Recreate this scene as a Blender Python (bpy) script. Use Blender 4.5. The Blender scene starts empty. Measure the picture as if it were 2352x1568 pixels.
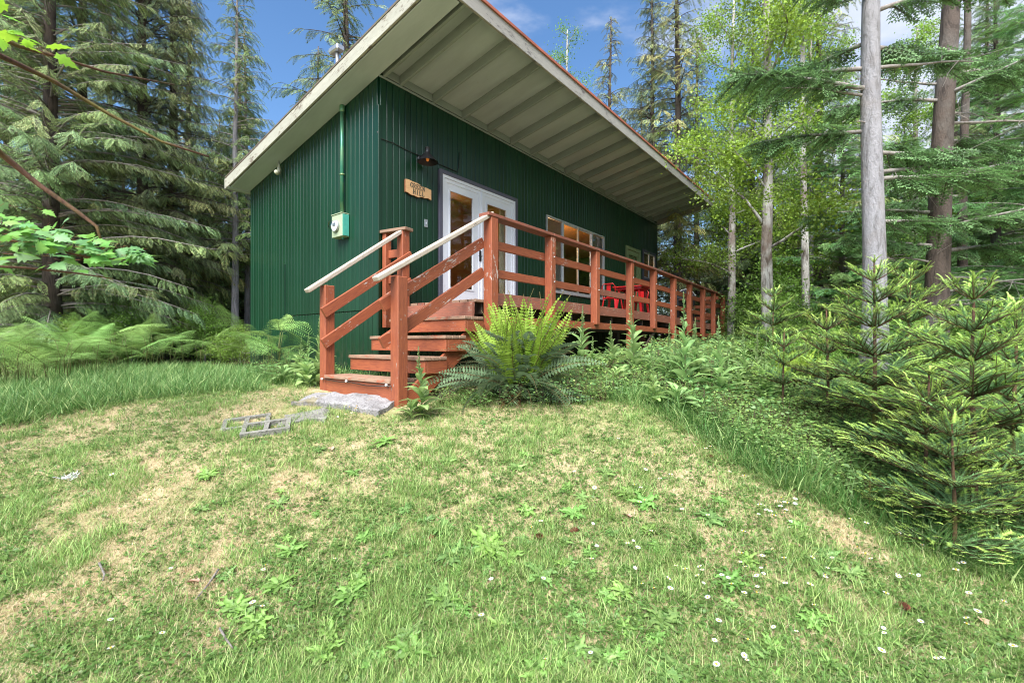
import bpy, math, random
import numpy as np
from mathutils import Vector, Matrix, Euler

# ------------------------------------------------------------------ camera, sky, sun, exposure
scene = bpy.context.scene
COL = scene.collection
F = 1052.0                                   # focal length for a picture 2352 wide
cam_d = bpy.data.cameras.new('camera'); cam_d.sensor_width = 36.0; cam_d.lens = 36.0 * F / 2352.0
cam_d.clip_start = 0.05; cam_d.clip_end = 2000
cam = bpy.data.objects.new('camera', cam_d); COL.objects.link(cam)
cam.location = (0, 0, 0); cam.rotation_euler = (math.radians(90), 0, 0)
scene.camera = cam

SUN_EL, SUN_AZ = math.radians(50), math.radians(196)      # azimuth clockwise from +Y
world = bpy.data.worlds.new('World'); scene.world = world; world.use_nodes = True
nt = world.node_tree; nt.nodes.clear()
def wn(t, **k):
    n = nt.nodes.new(t)
    for a, b in k.items(): setattr(n, a, b)
    return n
sky = wn('ShaderNodeTexSky', sky_type='NISHITA'); sky.sun_disc = False
sky.sun_elevation = SUN_EL; sky.sun_rotation = SUN_AZ; sky.altitude = 300; sky.air_density = 1.0; sky.dust_density = 0.35; sky.ozone_density = 2.2
tc = wn('ShaderNodeTexCoord'); sep = wn('ShaderNodeSeparateXYZ'); nt.links.new(tc.outputs['Generated'], sep.inputs[0])
def m(op, a, b=None, c=None):
    n = wn('ShaderNodeMath', operation=op)
    for i, x in enumerate((a, b, c)):
        if x is None: continue
        if isinstance(x, (int, float)): n.inputs[i].default_value = x
        else: nt.links.new(x, n.inputs[i])
    return n.outputs[0]
zz = m('ADD', m('MAXIMUM', sep.outputs[2], 0.0), 0.16)
cx = m('DIVIDE', sep.outputs[0], zz); cy = m('DIVIDE', sep.outputs[1], zz)
comb = wn('ShaderNodeCombineXYZ'); nt.links.new(cx, comb.inputs[0]); nt.links.new(cy, comb.inputs[1])
mp = wn('ShaderNodeMapping'); mp.inputs['Location'].default_value = (3.3, 1.7, 0); mp.inputs['Scale'].default_value = (0.75, 1.15, 1)
nt.links.new(comb.outputs[0], mp.inputs[0])
nz = wn('ShaderNodeTexNoise'); nz.inputs['Scale'].default_value = 1.1; nz.inputs['Detail'].default_value = 9; nz.inputs['Roughness'].default_value = 0.58
nt.links.new(mp.outputs[0], nz.inputs['Vector'])
bias = m('MINIMUM', m('MAXIMUM', m('MULTIPLY', m('ADD', sep.outputs[0], -0.30), 0.60), -0.13), 0.12)   # a cloud bank lies to the east
cl = m('ADD', nz.outputs['Fac'], bias)
mr = wn('ShaderNodeMapRange'); mr.inputs['From Min'].default_value = 0.485; mr.inputs['From Max'].default_value = 0.62
mr.interpolation_type = 'SMOOTHSTEP'; nt.links.new(cl, mr.inputs['Value'])
hsv = wn('ShaderNodeHueSaturation'); hsv.inputs['Saturation'].default_value = 1.15; hsv.inputs['Value'].default_value = 0.60
nt.links.new(sky.outputs[0], hsv.inputs['Color'])
mx = wn('ShaderNodeMix', data_type='RGBA'); nt.links.new(mr.outputs[0], mx.inputs[0]); nt.links.new(hsv.outputs[0], mx.inputs[6])
mx.inputs[7].default_value = (2.0, 2.2, 2.7, 1)
bg = wn('ShaderNodeBackground'); bg.inputs['Strength'].default_value = 0.05
nt.links.new(mx.outputs[2], bg.inputs['Color'])
wo = wn('ShaderNodeOutputWorld'); nt.links.new(bg.outputs[0], wo.inputs[0])

sl = bpy.data.lights.new('sun', 'SUN'); sl.energy = 1.5; sl.angle = math.radians(45); sl.color = (1.0, 0.965, 0.90)
so = bpy.data.objects.new('sun', sl); COL.objects.link(so)
sd = Vector((math.sin(SUN_AZ) * math.cos(SUN_EL), math.cos(SUN_AZ) * math.cos(SUN_EL), math.sin(SUN_EL)))
so.rotation_euler = (-sd).to_track_quat('-Z', 'Y').to_euler(); so.location = sd * 50
scene.view_settings.view_transform = 'Standard'; scene.view_settings.look = 'None'
scene.view_settings.gamma = 1; scene.view_settings.use_curve_mapping = False
scene.view_settings.exposure = 3.05
scene.cycles.max_bounces = 8; scene.cycles.transparent_max_bounces = 16
scene.cycles.use_denoising = True; scene.cycles.denoising_prefilter = 'ACCURATE'; scene.cycles.use_adaptive_sampling = False; scene.cycles.pixel_filter_type = 'BLACKMAN_HARRIS'; scene.cycles.filter_width = 1.1

R = np.random.default_rng(11); random.seed(5)

# ------------------------------------------------------------------ materials
def new_mat(name):
    mt = bpy.data.materials.new(name); mt.use_nodes = True
    t = mt.node_tree; p = t.nodes['Principled BSDF']; return mt, t, p
def link(t, a, b): t.links.new(a, b)
def ramp(t, fac, stops):
    r = t.nodes.new('ShaderNodeValToRGB'); link(t, fac, r.inputs[0])
    while len(r.color_ramp.elements) < len(stops): r.color_ramp.elements.new(0.5)
    for e, (p, c) in zip(r.color_ramp.elements, stops):
        e.position = p; e.color = (*c, 1) if len(c) == 3 else c
    return r.outputs[0]
def noise(t, scale, detail=4, rough=0.55, stretch=None, coord='Object', dist=0.0):
    c = t.nodes.new('ShaderNodeTexCoord'); n = t.nodes.new('ShaderNodeTexNoise')
    n.inputs['Scale'].default_value = scale; n.inputs['Detail'].default_value = detail
    n.inputs['Roughness'].default_value = rough; n.inputs['Distortion'].default_value = dist
    src = c.outputs[coord]
    oi = t.nodes.new('ShaderNodeObjectInfo')
    ad = t.nodes.new('ShaderNodeVectorMath'); ad.operation = 'ADD'
    mu = t.nodes.new('ShaderNodeMath'); mu.operation = 'MULTIPLY'; mu.inputs[1].default_value = 37.0
    link(t, oi.outputs['Random'], mu.inputs[0]); link(t, src, ad.inputs[0])
    if coord == 'Object': link(t, mu.outputs[0], ad.inputs[1])
    mpn = t.nodes.new('ShaderNodeMapping')
    if stretch: mpn.inputs['Scale'].default_value = stretch
    link(t, ad.outputs[0], mpn.inputs[0]); link(t, mpn.outputs[0], n.inputs['Vector'])
    return n.outputs['Fac']
def mixc(t, fac, a, b, mode='MIX'):
    x = t.nodes.new('ShaderNodeMix'); x.data_type = 'RGBA'; x.blend_type = mode
    for s, v in ((0, fac), (6, a), (7, b)):
        if hasattr(v, 'node'): link(t, v, x.inputs[s])
        elif isinstance(v, (int, float)): x.inputs[s].default_value = v
        else: x.inputs[s].default_value = (*v, 1)
    return x.outputs[2]
def mrange(t, v, a, b, c=0.0, d=1.0):
    n = t.nodes.new('ShaderNodeMapRange'); link(t, v, n.inputs[0])
    for i, x in zip((1, 2, 3, 4), (a, b, c, d)): n.inputs[i].default_value = x
    return n.outputs[0]
def bump(t, p, h, s=0.3, d=0.01):
    b = t.nodes.new('ShaderNodeBump'); b.inputs['Strength'].default_value = s; b.inputs['Distance'].default_value = d
    link(t, h, b.inputs['Height']); link(t, b.outputs[0], p.inputs['Normal'])
def rnd_tint(t, col, amt):
    oi = t.nodes.new('ShaderNodeObjectInfo'); h = t.nodes.new('ShaderNodeHueSaturation')
    link(t, mrange(t, oi.outputs['Random'], 0, 1, 1 - amt, 1 + amt), h.inputs['Value']); link(t, col, h.inputs['Color'])
    return h.outputs[0]
def wood_mat(name, base, dark, chip=None, chip_amt=0.0, rough=0.62, tint=0.10, grain=0.5):
    mt, t, p = new_mat(name)
    g = noise(t, 9, 6, 0.65, (0.9, 9, 9), dist=0.6)
    g2 = noise(t, 2.2, 3, 0.5, (0.5, 2, 2))
    c = mixc(t, mrange(t, g, 0.40, 0.70), base, dark)
    c = mixc(t, mrange(t, g2, 0.35, 0.75, 0, 0.5), c, tuple(0.6 * x for x in base))
    if chip:
        ch = noise(t, 16, 8, 0.75, (0.6, 2.2, 2.2), dist=0.5); big = noise(t, 2.3, 2, 0.5)
        mm = t.nodes.new('ShaderNodeMath'); mm.operation = 'ADD'; link(t, ch, mm.inputs[0]); link(t, mrange(t, big, 0.3, 0.7, -0.12, 0.12), mm.inputs[1])
        c = mixc(t, mrange(t, mm.outputs[0], 0.72 - chip_amt, 0.74 - chip_amt), c, chip)
    link(t, rnd_tint(t, c, tint), p.inputs['Base Color'])
    p.inputs['Roughness'].default_value = rough
    bump(t, p, g, grain, 0.006)
    return mt
M = {}
RED = (0.30, 0.082, 0.032)
M['red'] = wood_mat('red_brown_paint', RED, (0.17, 0.038, 0.02), (0.36, 0.30, 0.26), 0.045)
M['red_chip'] = wood_mat('red_paint_chipped', RED, (0.19, 0.043, 0.022), (0.42, 0.37, 0.34), 0.075)
M['red_worn'] = wood_mat('red_paint_worn', (0.26, 0.085, 0.05), (0.12, 0.06, 0.045), (0.30, 0.20, 0.15), 0.10, 0.75)
M['cap'] = wood_mat('rail_cap_weathered', (0.24, 0.07, 0.04), (0.07, 0.035, 0.028), (0.10, 0.075, 0.065), 0.13, 0.7)
M['tread'] = wood_mat('tread_worn_wood', (0.30, 0.19, 0.13), (0.13, 0.075, 0.05), (0.27, 0.085, 0.045), 0.12, 0.8)
M['bare'] = wood_mat('bare_handrail_wood', (0.50, 0.44, 0.37), (0.33, 0.25, 0.19), (0.20, 0.17, 0.15), 0.05, 0.7)
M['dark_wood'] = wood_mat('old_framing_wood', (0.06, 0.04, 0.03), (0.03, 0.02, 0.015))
M['trimgrey'] = wood_mat('slate_blue_trim', (0.085, 0.085, 0.12), (0.07, 0.07, 0.10), rough=0.5, tint=0.02)
M['sage'] = wood_mat('sage_door_paint', (0.20, 0.26, 0.13), (0.16, 0.21, 0.10), rough=0.5)
M['pine'] = wood_mat('interior_pine', (0.42, 0.22, 0.09), (0.30, 0.14, 0.05), rough=0.55)
M['signwood'] = wood_mat('sign_cedar_wood', (0.58, 0.36, 0.18), (0.46, 0.26, 0.12), rough=0.55)
M['signedge'] = wood_mat('sign_live_edge', (0.20, 0.07, 0.03), (0.13, 0.05, 0.02), rough=0.8)
M['soffit'] = wood_mat('soffit_grey_paint', (0.37, 0.43, 0.44), (0.33, 0.39, 0.40), (0.22, 0.22, 0.17), -0.02, 0.75, 0.04, 0.15)
M['rafter'] = wood_mat('rafter_grey_shaded', (0.20, 0.24, 0.22), (0.17, 0.205, 0.19), (0.20, 0.21, 0.18), 0.0, 0.75, 0.06, 0.2)  # grey darkened, so the rafters' shade contrast is in the colour
M['fascia'] = wood_mat('fascia_peeling_paint', (0.34, 0.34, 0.29), (0.25, 0.245, 0.20), (0.13, 0.11, 0.085), 0.13, 0.85)
M['fascia_front'] = wood_mat('fascia_weathered_grey', (0.33, 0.32, 0.30), (0.22, 0.21, 0.20), (0.13, 0.12, 0.12), 0.12, 0.85)
def green_paint():
    mt, t, p = new_mat('dark_green_siding_paint')
    n = noise(t, 3, 5, 0.6, (0.4, 4, 4)); c = mixc(t, mrange(t, n, .3, .7), (0.0028, 0.0240, 0.0095), (0.0040, 0.033, 0.0145))
    ge = t.nodes.new('ShaderNodeNewGeometry'); sp = t.nodes.new('ShaderNodeSeparateXYZ'); link(t, ge.outputs['Position'], sp.inputs[0])
    dn = t.nodes.new('ShaderNodeMath'); dn.operation = 'MULTIPLY'; link(t, mrange(t, sp.outputs[2], -.55, .05, 1.0, 0.0), dn.inputs[0]); link(t, mrange(t, noise(t, 11, 6, .7), .42, .62), dn.inputs[1])
    c = mixc(t, dn.outputs[0], c, (.045, .045, .028))
    c = mixc(t, mrange(t, noise(t, 5, 7, .7, (.25, 3, 3)), .60, .72, 0, .5), c, (.010, .050, .030))
    link(t, rnd_tint(t, c, 0.16), p.inputs['Base Color']); p.inputs['Roughness'].default_value = 0.33
    p.inputs['Specular IOR Level'].default_value = 0.42
    bump(t, p, noise(t, 40, 4, 0.6, (0.15, 1.5, 1.5)), 0.25, 0.002); return mt
M['green'] = green_paint()
def plain(name, col, rough=0.5, metal=0.0, nz_=0.12, sc=12, bmp=0.1):
    mt, t, p = new_mat(name)
    n = noise(t, sc, 5, 0.6); c = mixc(t, mrange(t, n, .3, .7), tuple(x * (1 - nz_) for x in col), tuple(min(1, x * (1 + nz_)) for x in col))
    link(t, c, p.inputs['Base Color']); p.inputs['Roughness'].default_value = rough; p.inputs['Metallic'].default_value = metal
    if bmp: bump(t, p, n, bmp, 0.003)
    return mt
M['white'] = plain('white_door_paint', (0.66, 0.69, 0.76), 0.35, 0, 0.03, 4, 0.02)
M['alu'] = plain('aluminium_frame', (0.50, 0.52, 0.54), 0.38, 0.5, 0.08)
M['black'] = plain('black_metal', (0.015, 0.015, 0.018), 0.4, 0.2)
M['redmetal'] = plain('bright_red_enamel', (0.40, 0.010, 0.013), 0.3, 0, 0.04, 5, 0)
M['meterbox'] = plain('pale_green_enamel', (0.30, 0.36, 0.24), 0.45, 0, 0.08)
M['teal'] = plain('teal_overspray', (0.06, 0.34, 0.27), 0.5)
M['steel'] = plain('galvanised_steel', (0.42, 0.44, 0.47), 0.4, 0.8)
M['pvc'] = plain('old_white_pvc', (0.46, 0.46, 0.35), 0.5)
M['letters'] = plain('dark_carved_letters', (0.03, 0.04, 0.03), 0.7)
M['curtain'] = plain('beige_curtain', (0.45, 0.38, 0.28), 0.9)
M['blind'] = plain('rust_window_screen', (0.30, 0.13, 0.075), 0.8)
M['screen'] = plain('grey_window_screen', (0.12, 0.10, 0.10), 0.8)
M['orange'] = plain('orange_inner_door', (0.75, 0.33, 0.03), 0.5)
M['wire'] = plain('black_cable', (0.01, 0.012, 0.012), 0.5)
M['beak'] = plain('pine_cone_brown', (0.16, 0.06, 0.03), 0.9, 0, .4, 40, .6)
M['dry'] = plain('dry_leaf', (0.42, 0.25, 0.15), 0.9, 0, .25, 20, .3)
M['fluff'] = plain('white_fluff', (0.8, 0.8, 0.8), 0.95)
def green_pipe():
    mt, t, p = new_mat('painted_conduit')
    n = noise(t, 3.0, 4, 0.6, (2.5, 1, 1))
    link(t, ramp(t, n, [(0.40, (0.03, 0.16, 0.10)), (0.58, (0.10, 0.22, 0.11)), (0.72, (0.24, 0.29, 0.10))]), p.inputs['Base Color'])
    p.inputs['Roughness'].default_value = 0.35; p.inputs['Metallic'].default_value = 0.3; return mt
M['conduit'] = green_pipe()
def concrete(name, a, b, moss):
    mt, t, p = new_mat(name)
    n = noise(t, 6, 8, 0.7); n2 = noise(t, 45, 6, 0.7)
    c = mixc(t, mrange(t, n, .35, .65), a, b)
    c = mixc(t, mrange(t, n2, .52, .62), c, tuple(x * .35 for x in a))
    c = mixc(t, mrange(t, noise(t, 3.3, 5, .6), .58, .66, 0, .7), c, moss)
    link(t, c, p.inputs['Base Color']); p.inputs['Roughness'].default_value = 0.95
    bump(t, p, n2, 0.9, 0.02); return mt
M['concrete'] = concrete('weathered_concrete', (0.33, 0.32, 0.33), (0.16, 0.15, 0.15), (0.20, 0.17, 0.08))
M['block'] = concrete('cinder_block', (0.25, 0.245, 0.22), (0.16, 0.155, 0.135), (0.16, 0.19, 0.07))
def roof_mat():
    mt, t, p = new_mat('roof_red_brown_mossy')
    n = noise(t, 5, 6, 0.7)
    link(t, ramp(t, n, [(0.35, (0.07, 0.05, 0.035)), (0.55, (0.10, 0.08, 0.06)), (0.66, (0.07, 0.08, 0.02))]), p.inputs['Base Color'])
    p.inputs['Roughness'].default_value = .85; bump(t, p, n, .5, .01); return mt
M['roof'] = roof_mat(); M['drip'] = plain('red_brown_metal_edge', (.30, .09, .055), .6, 0, .3, 3)
def glass():
    mt, t, p = new_mat('window_glass')
    t.nodes.remove(p); o = [n for n in t.nodes if n.type == 'OUTPUT_MATERIAL'][0]
    tr = t.nodes.new('ShaderNodeBsdfTransparent'); tr.inputs[0].default_value = (0.86, 0.88, 0.86, 1)
    g = t.nodes.new('ShaderNodeBsdfGlossy'); g.inputs['Roughness'].default_value = 0.015; g.inputs[0].default_value = (.9, .9, .9, 1)
    fr = t.nodes.new('ShaderNodeFresnel'); fr.inputs['IOR'].default_value = 1.6
    b = t.nodes.new('ShaderNodeBump'); b.inputs['Strength'].default_value = .06; b.inputs['Distance'].default_value = .02
    link(t, noise(t, 2.5, 2, .5), b.inputs['Height']); link(t, b.outputs[0], g.inputs['Normal'])
    mxs = t.nodes.new('ShaderNodeMixShader'); ge = t.nodes.new('ShaderNodeNewGeometry'); iv = t.nodes.new('ShaderNodeMath'); iv.operation = 'SUBTRACT'; iv.inputs[0].default_value = 1.0; link(t, ge.outputs['Backfacing'], iv.inputs[1])
    mf = t.nodes.new('ShaderNodeMath'); mf.operation = 'MULTIPLY'; link(t, iv.outputs[0], mf.inputs[0]); link(t, fr.outputs[0], mf.inputs[1]); link(t, mf.outputs[0], mxs.inputs[0]); link(t, tr.outputs[0], mxs.inputs[1]); link(t, g.outputs[0], mxs.inputs[2])
    link(t, mxs.outputs[0], o.inputs[0]); return mt
M['glass'] = glass()
def emit(name, c, s):
    mt, t, p = new_mat(name); p.inputs['Base Color'].default_value = (*c, 1)
    p.inputs['Emission Color'].default_value = (*c, 1); p.inputs['Emission Strength'].default_value = s; return mt
M['bulb'] = emit('lit_warm_bulb', (1.0, 0.45, 0.12), 1.2)
def bark(name, a, b, c3, sc=6):
    mt, t, p = new_mat(name)
    n = noise(t, sc, 8, 0.7, (1.2, 1.2, 0.28), dist=.8); n2 = noise(t, 1.6, 4, .6); n3 = noise(t, sc * 5, 5, .7, (1, 1, .35))
    c = ramp(t, n, [(0.36, b), (0.52, a), (0.72, tuple(min(1, x * 1.25) for x in a))])
    c = mixc(t, mrange(t, n2, .5, .66, 0, .75), c, c3)
    link(t, c, p.inputs['Base Color']); p.inputs['Roughness'].default_value = .93
    ad = t.nodes.new('ShaderNodeMath'); ad.operation = 'ADD'; link(t, n, ad.inputs[0]); link(t, n3, ad.inputs[1])
    bump(t, p, ad.outputs[0], .9, .035); return mt
M['bark_grey'] = bark('grey_smooth_bark', (0.25, 0.245, 0.265), (0.12, 0.115, 0.12), (0.22, 0.20, 0.20), 11)
M['bark_brown'] = bark('brown_furrowed_bark', (0.075, 0.056, 0.046), (0.022, 0.015, 0.012), (0.12, 0.11, 0.10), 8)
M['bark_alder'] = bark('alder_bark', (0.38, 0.37, 0.35), (0.07, 0.055, 0.045), (0.13, 0.085, 0.065), 5)
M['bark_moss'] = bark('mossy_bark', (0.13, 0.065, 0.04), (0.06, 0.03, 0.02), (0.17, 0.16, 0.03), 9)
M['twig'] = bark('dead_twig_bark', (0.30, 0.27, 0.25), (0.16, 0.13, 0.12), (0.26, 0.25, 0.22), 14)
def leafmat(name, transl=0.3, rough=0.5, spec=0.35):
    mt, t, p = new_mat(name)
    at = t.nodes.new('ShaderNodeAttribute'); at.attribute_name = 'col'
    oi = t.nodes.new('ShaderNodeObjectInfo'); h = t.nodes.new('ShaderNodeHueSaturation')
    link(t, mrange(t, oi.outputs['Random'], 0, 1, .86, 1.14), h.inputs['Value'])
    mu = t.nodes.new('ShaderNodeMath'); mu.operation = 'MULTIPLY'; mu.inputs[1].default_value = 7.31; link(t, oi.outputs['Random'], mu.inputs[0])
    fr = t.nodes.new('ShaderNodeMath'); fr.operation = 'FRACT'; link(t, mu.outputs[0], fr.inputs[0])
    link(t, mrange(t, fr.outputs[0], 0, 1, .485, .512), h.inputs['Hue'])
    link(t, at.outputs['Color'], h.inputs['Color']); link(t, h.outputs[0], p.inputs['Base Color'])
    p.inputs['Roughness'].default_value = rough; p.inputs['Specular IOR Level'].default_value = spec
    o = [n for n in t.nodes if n.type == 'OUTPUT_MATERIAL'][0]
    tl = t.nodes.new('ShaderNodeBsdfTranslucent'); b2 = t.nodes.new('ShaderNodeHueSaturation'); b2.inputs['Value'].default_value = 1.3; b2.inputs['Hue'].default_value = .49
    link(t, h.outputs[0], b2.inputs['Color']); link(t, b2.outputs[0], tl.inputs[0])
    ms = t.nodes.new('ShaderNodeMixShader'); ms.inputs[0].default_value = transl
    link(t, p.outputs[0], ms.inputs[1]); link(t, tl.outputs[0], ms.inputs[2]); link(t, ms.outputs[0], o.inputs[0]); return mt
M['needle'] = leafmat('conifer_foliage', 0.25, .55)
M['leaf'] = leafmat('broad_leaf', 0.35, .42)
M['grass'] = leafmat('grass_blades', 0.35, .5)
M['fern'] = leafmat('fern_frond', 0.3, .5)
M['petal'] = leafmat('daisy_petals', 0.2, .8)

# ------------------------------------------------------------------ numpy mesh helpers
def np_mesh(name, V, T, mats, col=None, smooth=False, matidx=None):
    """V (n,3), T (k,3) or (k,4)"""
    V = np.asarray(V, np.float32); T = np.asarray(T, np.int32); s = T.shape[1]
    me = bpy.data.meshes.new(name)
    me.vertices.add(len(V)); me.vertices.foreach_set('co', V.ravel())
    me.loops.add(T.size); me.loops.foreach_set('vertex_index', T.ravel())
    me.polygons.add(len(T)); me.polygons.foreach_set('loop_start', np.arange(0, T.size, s, dtype=np.int32))
    try: me.polygons.foreach_set('loop_total', np.full(len(T), s, np.int32))
    except Exception: pass
    if smooth: me.polygons.foreach_set('use_smooth', np.ones(len(T), bool))
    if not isinstance(mats, (list, tuple)): mats = [mats]
    for q in mats: me.materials.append(q)
    if matidx is not None: me.polygons.foreach_set('material_index', np.asarray(matidx, np.int32))
    if col is not None:
        a = me.color_attributes.new('col', 'FLOAT_COLOR', 'POINT')
        c = np.ones((len(V), 4), np.float32); c[:, :3] = col; a.data.foreach_set('color', c.ravel())
    me.update(calc_edges=True); me.validate()
    return me
def add_obj(name, me, parent=None, loc=(0, 0, 0), rot=(0, 0, 0), scale=None, kind=None):
    o = bpy.data.objects.new(name, me); COL.objects.link(o)
    o.location = loc; o.rotation_euler = rot
    if scale is not None: o.scale = (scale,) * 3 if isinstance(scale, (int, float)) else scale
    if parent: o.parent = parent
    if kind: o['kind'] = kind
    return o
def tag(o, label, cat, group=None, kind=None):
    o['label'] = label; o['category'] = cat
    if group: o['group'] = group
    if kind: o['kind'] = kind
    return o
def empty(name, loc=(0, 0, 0), rz=0.0):
    o = bpy.data.objects.new(name, None); COL.objects.link(o); o.location = loc; o.rotation_euler = (0, 0, rz); o.empty_display_size = .1
    return o
def dup(o, loc, rz, label=None, scale=None):
    c = o.copy(); COL.objects.link(c); c.location = loc; c.rotation_euler = (0, 0, rz)
    if scale is not None: c.scale = (scale,) * 3
    if label: c['label'] = label
    for ch in [x for x in PARTS.get(o.name, [])]:
        k = ch.copy(); COL.objects.link(k); k.parent = c
    return c
PARTS = {}
class Soup:
    """collects triangles with a colour per vertex"""
    def __init__(s): s.V = []; s.T = []; s.C = []; s.n = 0
    def add(s, V, T, C):
        V = np.asarray(V, np.float32); T = np.asarray(T, np.int32)
        s.V.append(V); s.T.append(T + s.n); C = np.asarray(C, np.float32)
        s.C.append(np.broadcast_to(C, (len(V), 3)) if C.ndim == 1 else C); s.n += len(V)
    def get(s): return np.concatenate(s.V), np.concatenate(s.T), np.concatenate(s.C)
    def mesh(s, name, mat, smooth=False):
        V, T, C = s.get(); return np_mesh(name, V, T, mat, C, smooth)
def frames(dirs, up=(0, 0, 1), roll=None):
    """rotation matrices whose X axis is dirs"""
    X = dirs / np.linalg.norm(dirs, axis=1, keepdims=True)
    upv = np.broadcast_to(np.asarray(up, float), X.shape)
    Y = np.cross(upv, X); nn = np.linalg.norm(Y, axis=1, keepdims=True); Y = np.where(nn < 1e-4, [0, 1, 0], Y / np.maximum(nn, 1e-6))
    Z = np.cross(X, Y)
    if roll is not None:
        c, s = np.cos(roll)[:, None], np.sin(roll)[:, None]; Y, Z = Y * c + Z * s, Z * c - Y * s
    return np.stack([X, Y, Z], axis=2)
def bake(proto, P, Rm, S, tint, soup):
    """copies of proto (V,T,C) at points P with rotations Rm, scales S, colour factors tint (n,3)"""
    V, T, C = proto; n = len(P); k = len(V)
    W = np.einsum('nij,kj->nki', Rm, V) * S[:, None, None] + P[:, None, :]
    TT = T[None] + (np.arange(n) * k)[:, None, None]
    CC = C[None] * tint[:, None, :]
    soup.add(W.reshape(-1, 3), TT.reshape(-1, 3), CC.reshape(-1, 3))
def tube(pts, radii, n=6):
    pts = np.asarray(pts, float); radii = np.asarray(radii, float)
    d = np.gradient(pts, axis=0); d /= np.linalg.norm(d, axis=1, keepdims=True) + 1e-9
    ref = np.array([0, 0, 1.0]) if abs(d[:, 2]).mean() < .8 else np.array([1.0, 0, 0])
    a = np.cross(d, ref); a /= np.linalg.norm(a, axis=1, keepdims=True) + 1e-9; b = np.cross(d, a)
    th = np.linspace(0, 2 * np.pi, n, endpoint=False)
    V = (pts[:, None] + radii[:, None, None] * (a[:, None] * np.cos(th)[None, :, None] + b[:, None] * np.sin(th)[None, :, None])).reshape(-1, 3)
    T = []
    for i in range(len(pts) - 1):
        for j in range(n):
            p, q = i * n + j, i * n + (j + 1) % n
            T += [(p, p + n, q), (q, p + n, q + n)]
    e = (len(pts) - 1) * n
    for j in range(1, n - 1): T += [(0, j, j + 1), (e, e + j + 1, e + j)]
    return V, np.array(T)[:, ::-1]
def tube_obj(name, pts, radii, mat, parent=None, n=8, loc=(0, 0, 0)):
    if isinstance(radii, (int, float)): radii = [radii] * len(pts)
    V, T = tube(pts, radii, n); return add_obj(name, np_mesh(name, V, T, mat, None, True), parent, loc)
_bc = {}
def cbox_mesh(sx, sy, sz, ch, mat):
    key = (round(sx, 3), round(sy, 3), round(sz, 3), ch, mat.name)
    if key in _bc: return _bc[key]
    h = np.array([sx, sy, sz]) / 2; ch = min(ch, h.min() * .45)
    V = []; idx = {}
    for X in (-1, 1):
        for Y in (-1, 1):
            for Z in (-1, 1):
                s = np.array([X, Y, Z])
                for ax in range(3):
                    v = s * (h - ch); v[ax] = s[ax] * h[ax]; idx[(X, Y, Z, ax)] = len(V); V.append(v)
    fs = []
    for ax in range(3):
        o = [i for i in range(3) if i != ax]
        for sg in (-1, 1):
            q = []
            for a, b in ((-1, -1), (1, -1), (1, 1), (-1, 1)):
                k = [0, 0, 0]; k[ax] = sg; k[o[0]] = a; k[o[1]] = b; q.append(idx[(*k, ax)])
            fs.append(q)
    for ax in range(3):
        o = [i for i in range(3) if i != ax]
        for a in (-1, 1):
            for b in (-1, 1):
                k1 = [0, 0, 0]; k1[ax] = -1; k1[o[0]] = a; k1[o[1]] = b; k2 = list(k1); k2[ax] = 1
                fs.append([idx[(*k1, o[0])], idx[(*k2, o[0])], idx[(*k2, o[1])], idx[(*k1, o[1])]])
    for X in (-1, 1):
        for Y in (-1, 1):
            for Z in (-1, 1): fs.append([idx[(X, Y, Z, a)] for a in range(3)])
    out = []
    V = np.array(V)
    for f_ in fs:
        p = V[f_]; nrm = np.cross(p[1] - p[0], p[2] - p[0])
        if np.dot(nrm, p.mean(0)) < 0: f_ = f_[::-1]
        out.append(f_)
    me = bpy.data.meshes.new('board'); me.from_pydata([tuple(v) for v in V], [], out); me.materials.append(mat); me.update()
    _bc[key] = me; return me
def box(name, c, s, mat, parent=None, rz=0.0, ch=0.004):
    """box centred at c; the grain runs along its longest side"""
    s = list(s); k = s.index(max(s))
    if k == 0: me = cbox_mesh(*s, ch, mat); e = Matrix.Identity(3)
    elif k == 1: me = cbox_mesh(s[1], s[0], s[2], ch, mat); e = Matrix.Rotation(math.pi / 2, 3, 'Z')
    else: me = cbox_mesh(s[2], s[1], s[0], ch, mat); e = Matrix.Rotation(-math.pi / 2, 3, 'Y')
    o = add_obj(name, me, parent, c); o.rotation_euler = (Matrix.Rotation(rz, 3, 'Z') @ e).to_euler(); return o
def b2(name, lo, hi, mat, parent=None, ch=0.004):
    return box(name, [(a + b) / 2 for a, b in zip(lo, hi)], [abs(b - a) for a, b in zip(lo, hi)], mat, parent, ch=ch)
def beam(name, p0, p1, w, h, mat, parent=None, up=(0, 0, 1), ch=0.004):
    """board from p0 to p1, h measured along up, w across"""
    p0, p1 = Vector(p0), Vector(p1); X = (p1 - p0).normalized(); Z = Vector(up); Y = Z.cross(X).normalized(); Z = X.cross(Y)
    me = cbox_mesh((p1 - p0).length, w, h, ch, mat)
    o = add_obj(name, me, parent, (p0 + p1) / 2); o.rotation_euler = Matrix((X, Y, Z)).transposed().to_euler(); return o
def lathe(name, prof, mat, parent=None, n=24, loc=(0, 0, 0), rot=(0, 0, 0)):
    th = np.linspace(0, 2 * np.pi, n, endpoint=False)
    V = np.array([[r * math.cos(a), r * math.sin(a), z] for r, z in prof for a in th]); T = []
    for i in range(len(prof) - 1):
        for j in range(n):
            p, q = i * n + j, i * n + (j + 1) % n; T += [(p, q, p + n), (q, q + n, p + n)]
    return add_obj(name, np_mesh(name, V, T, mat, None, True), parent, loc, rot)
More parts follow.
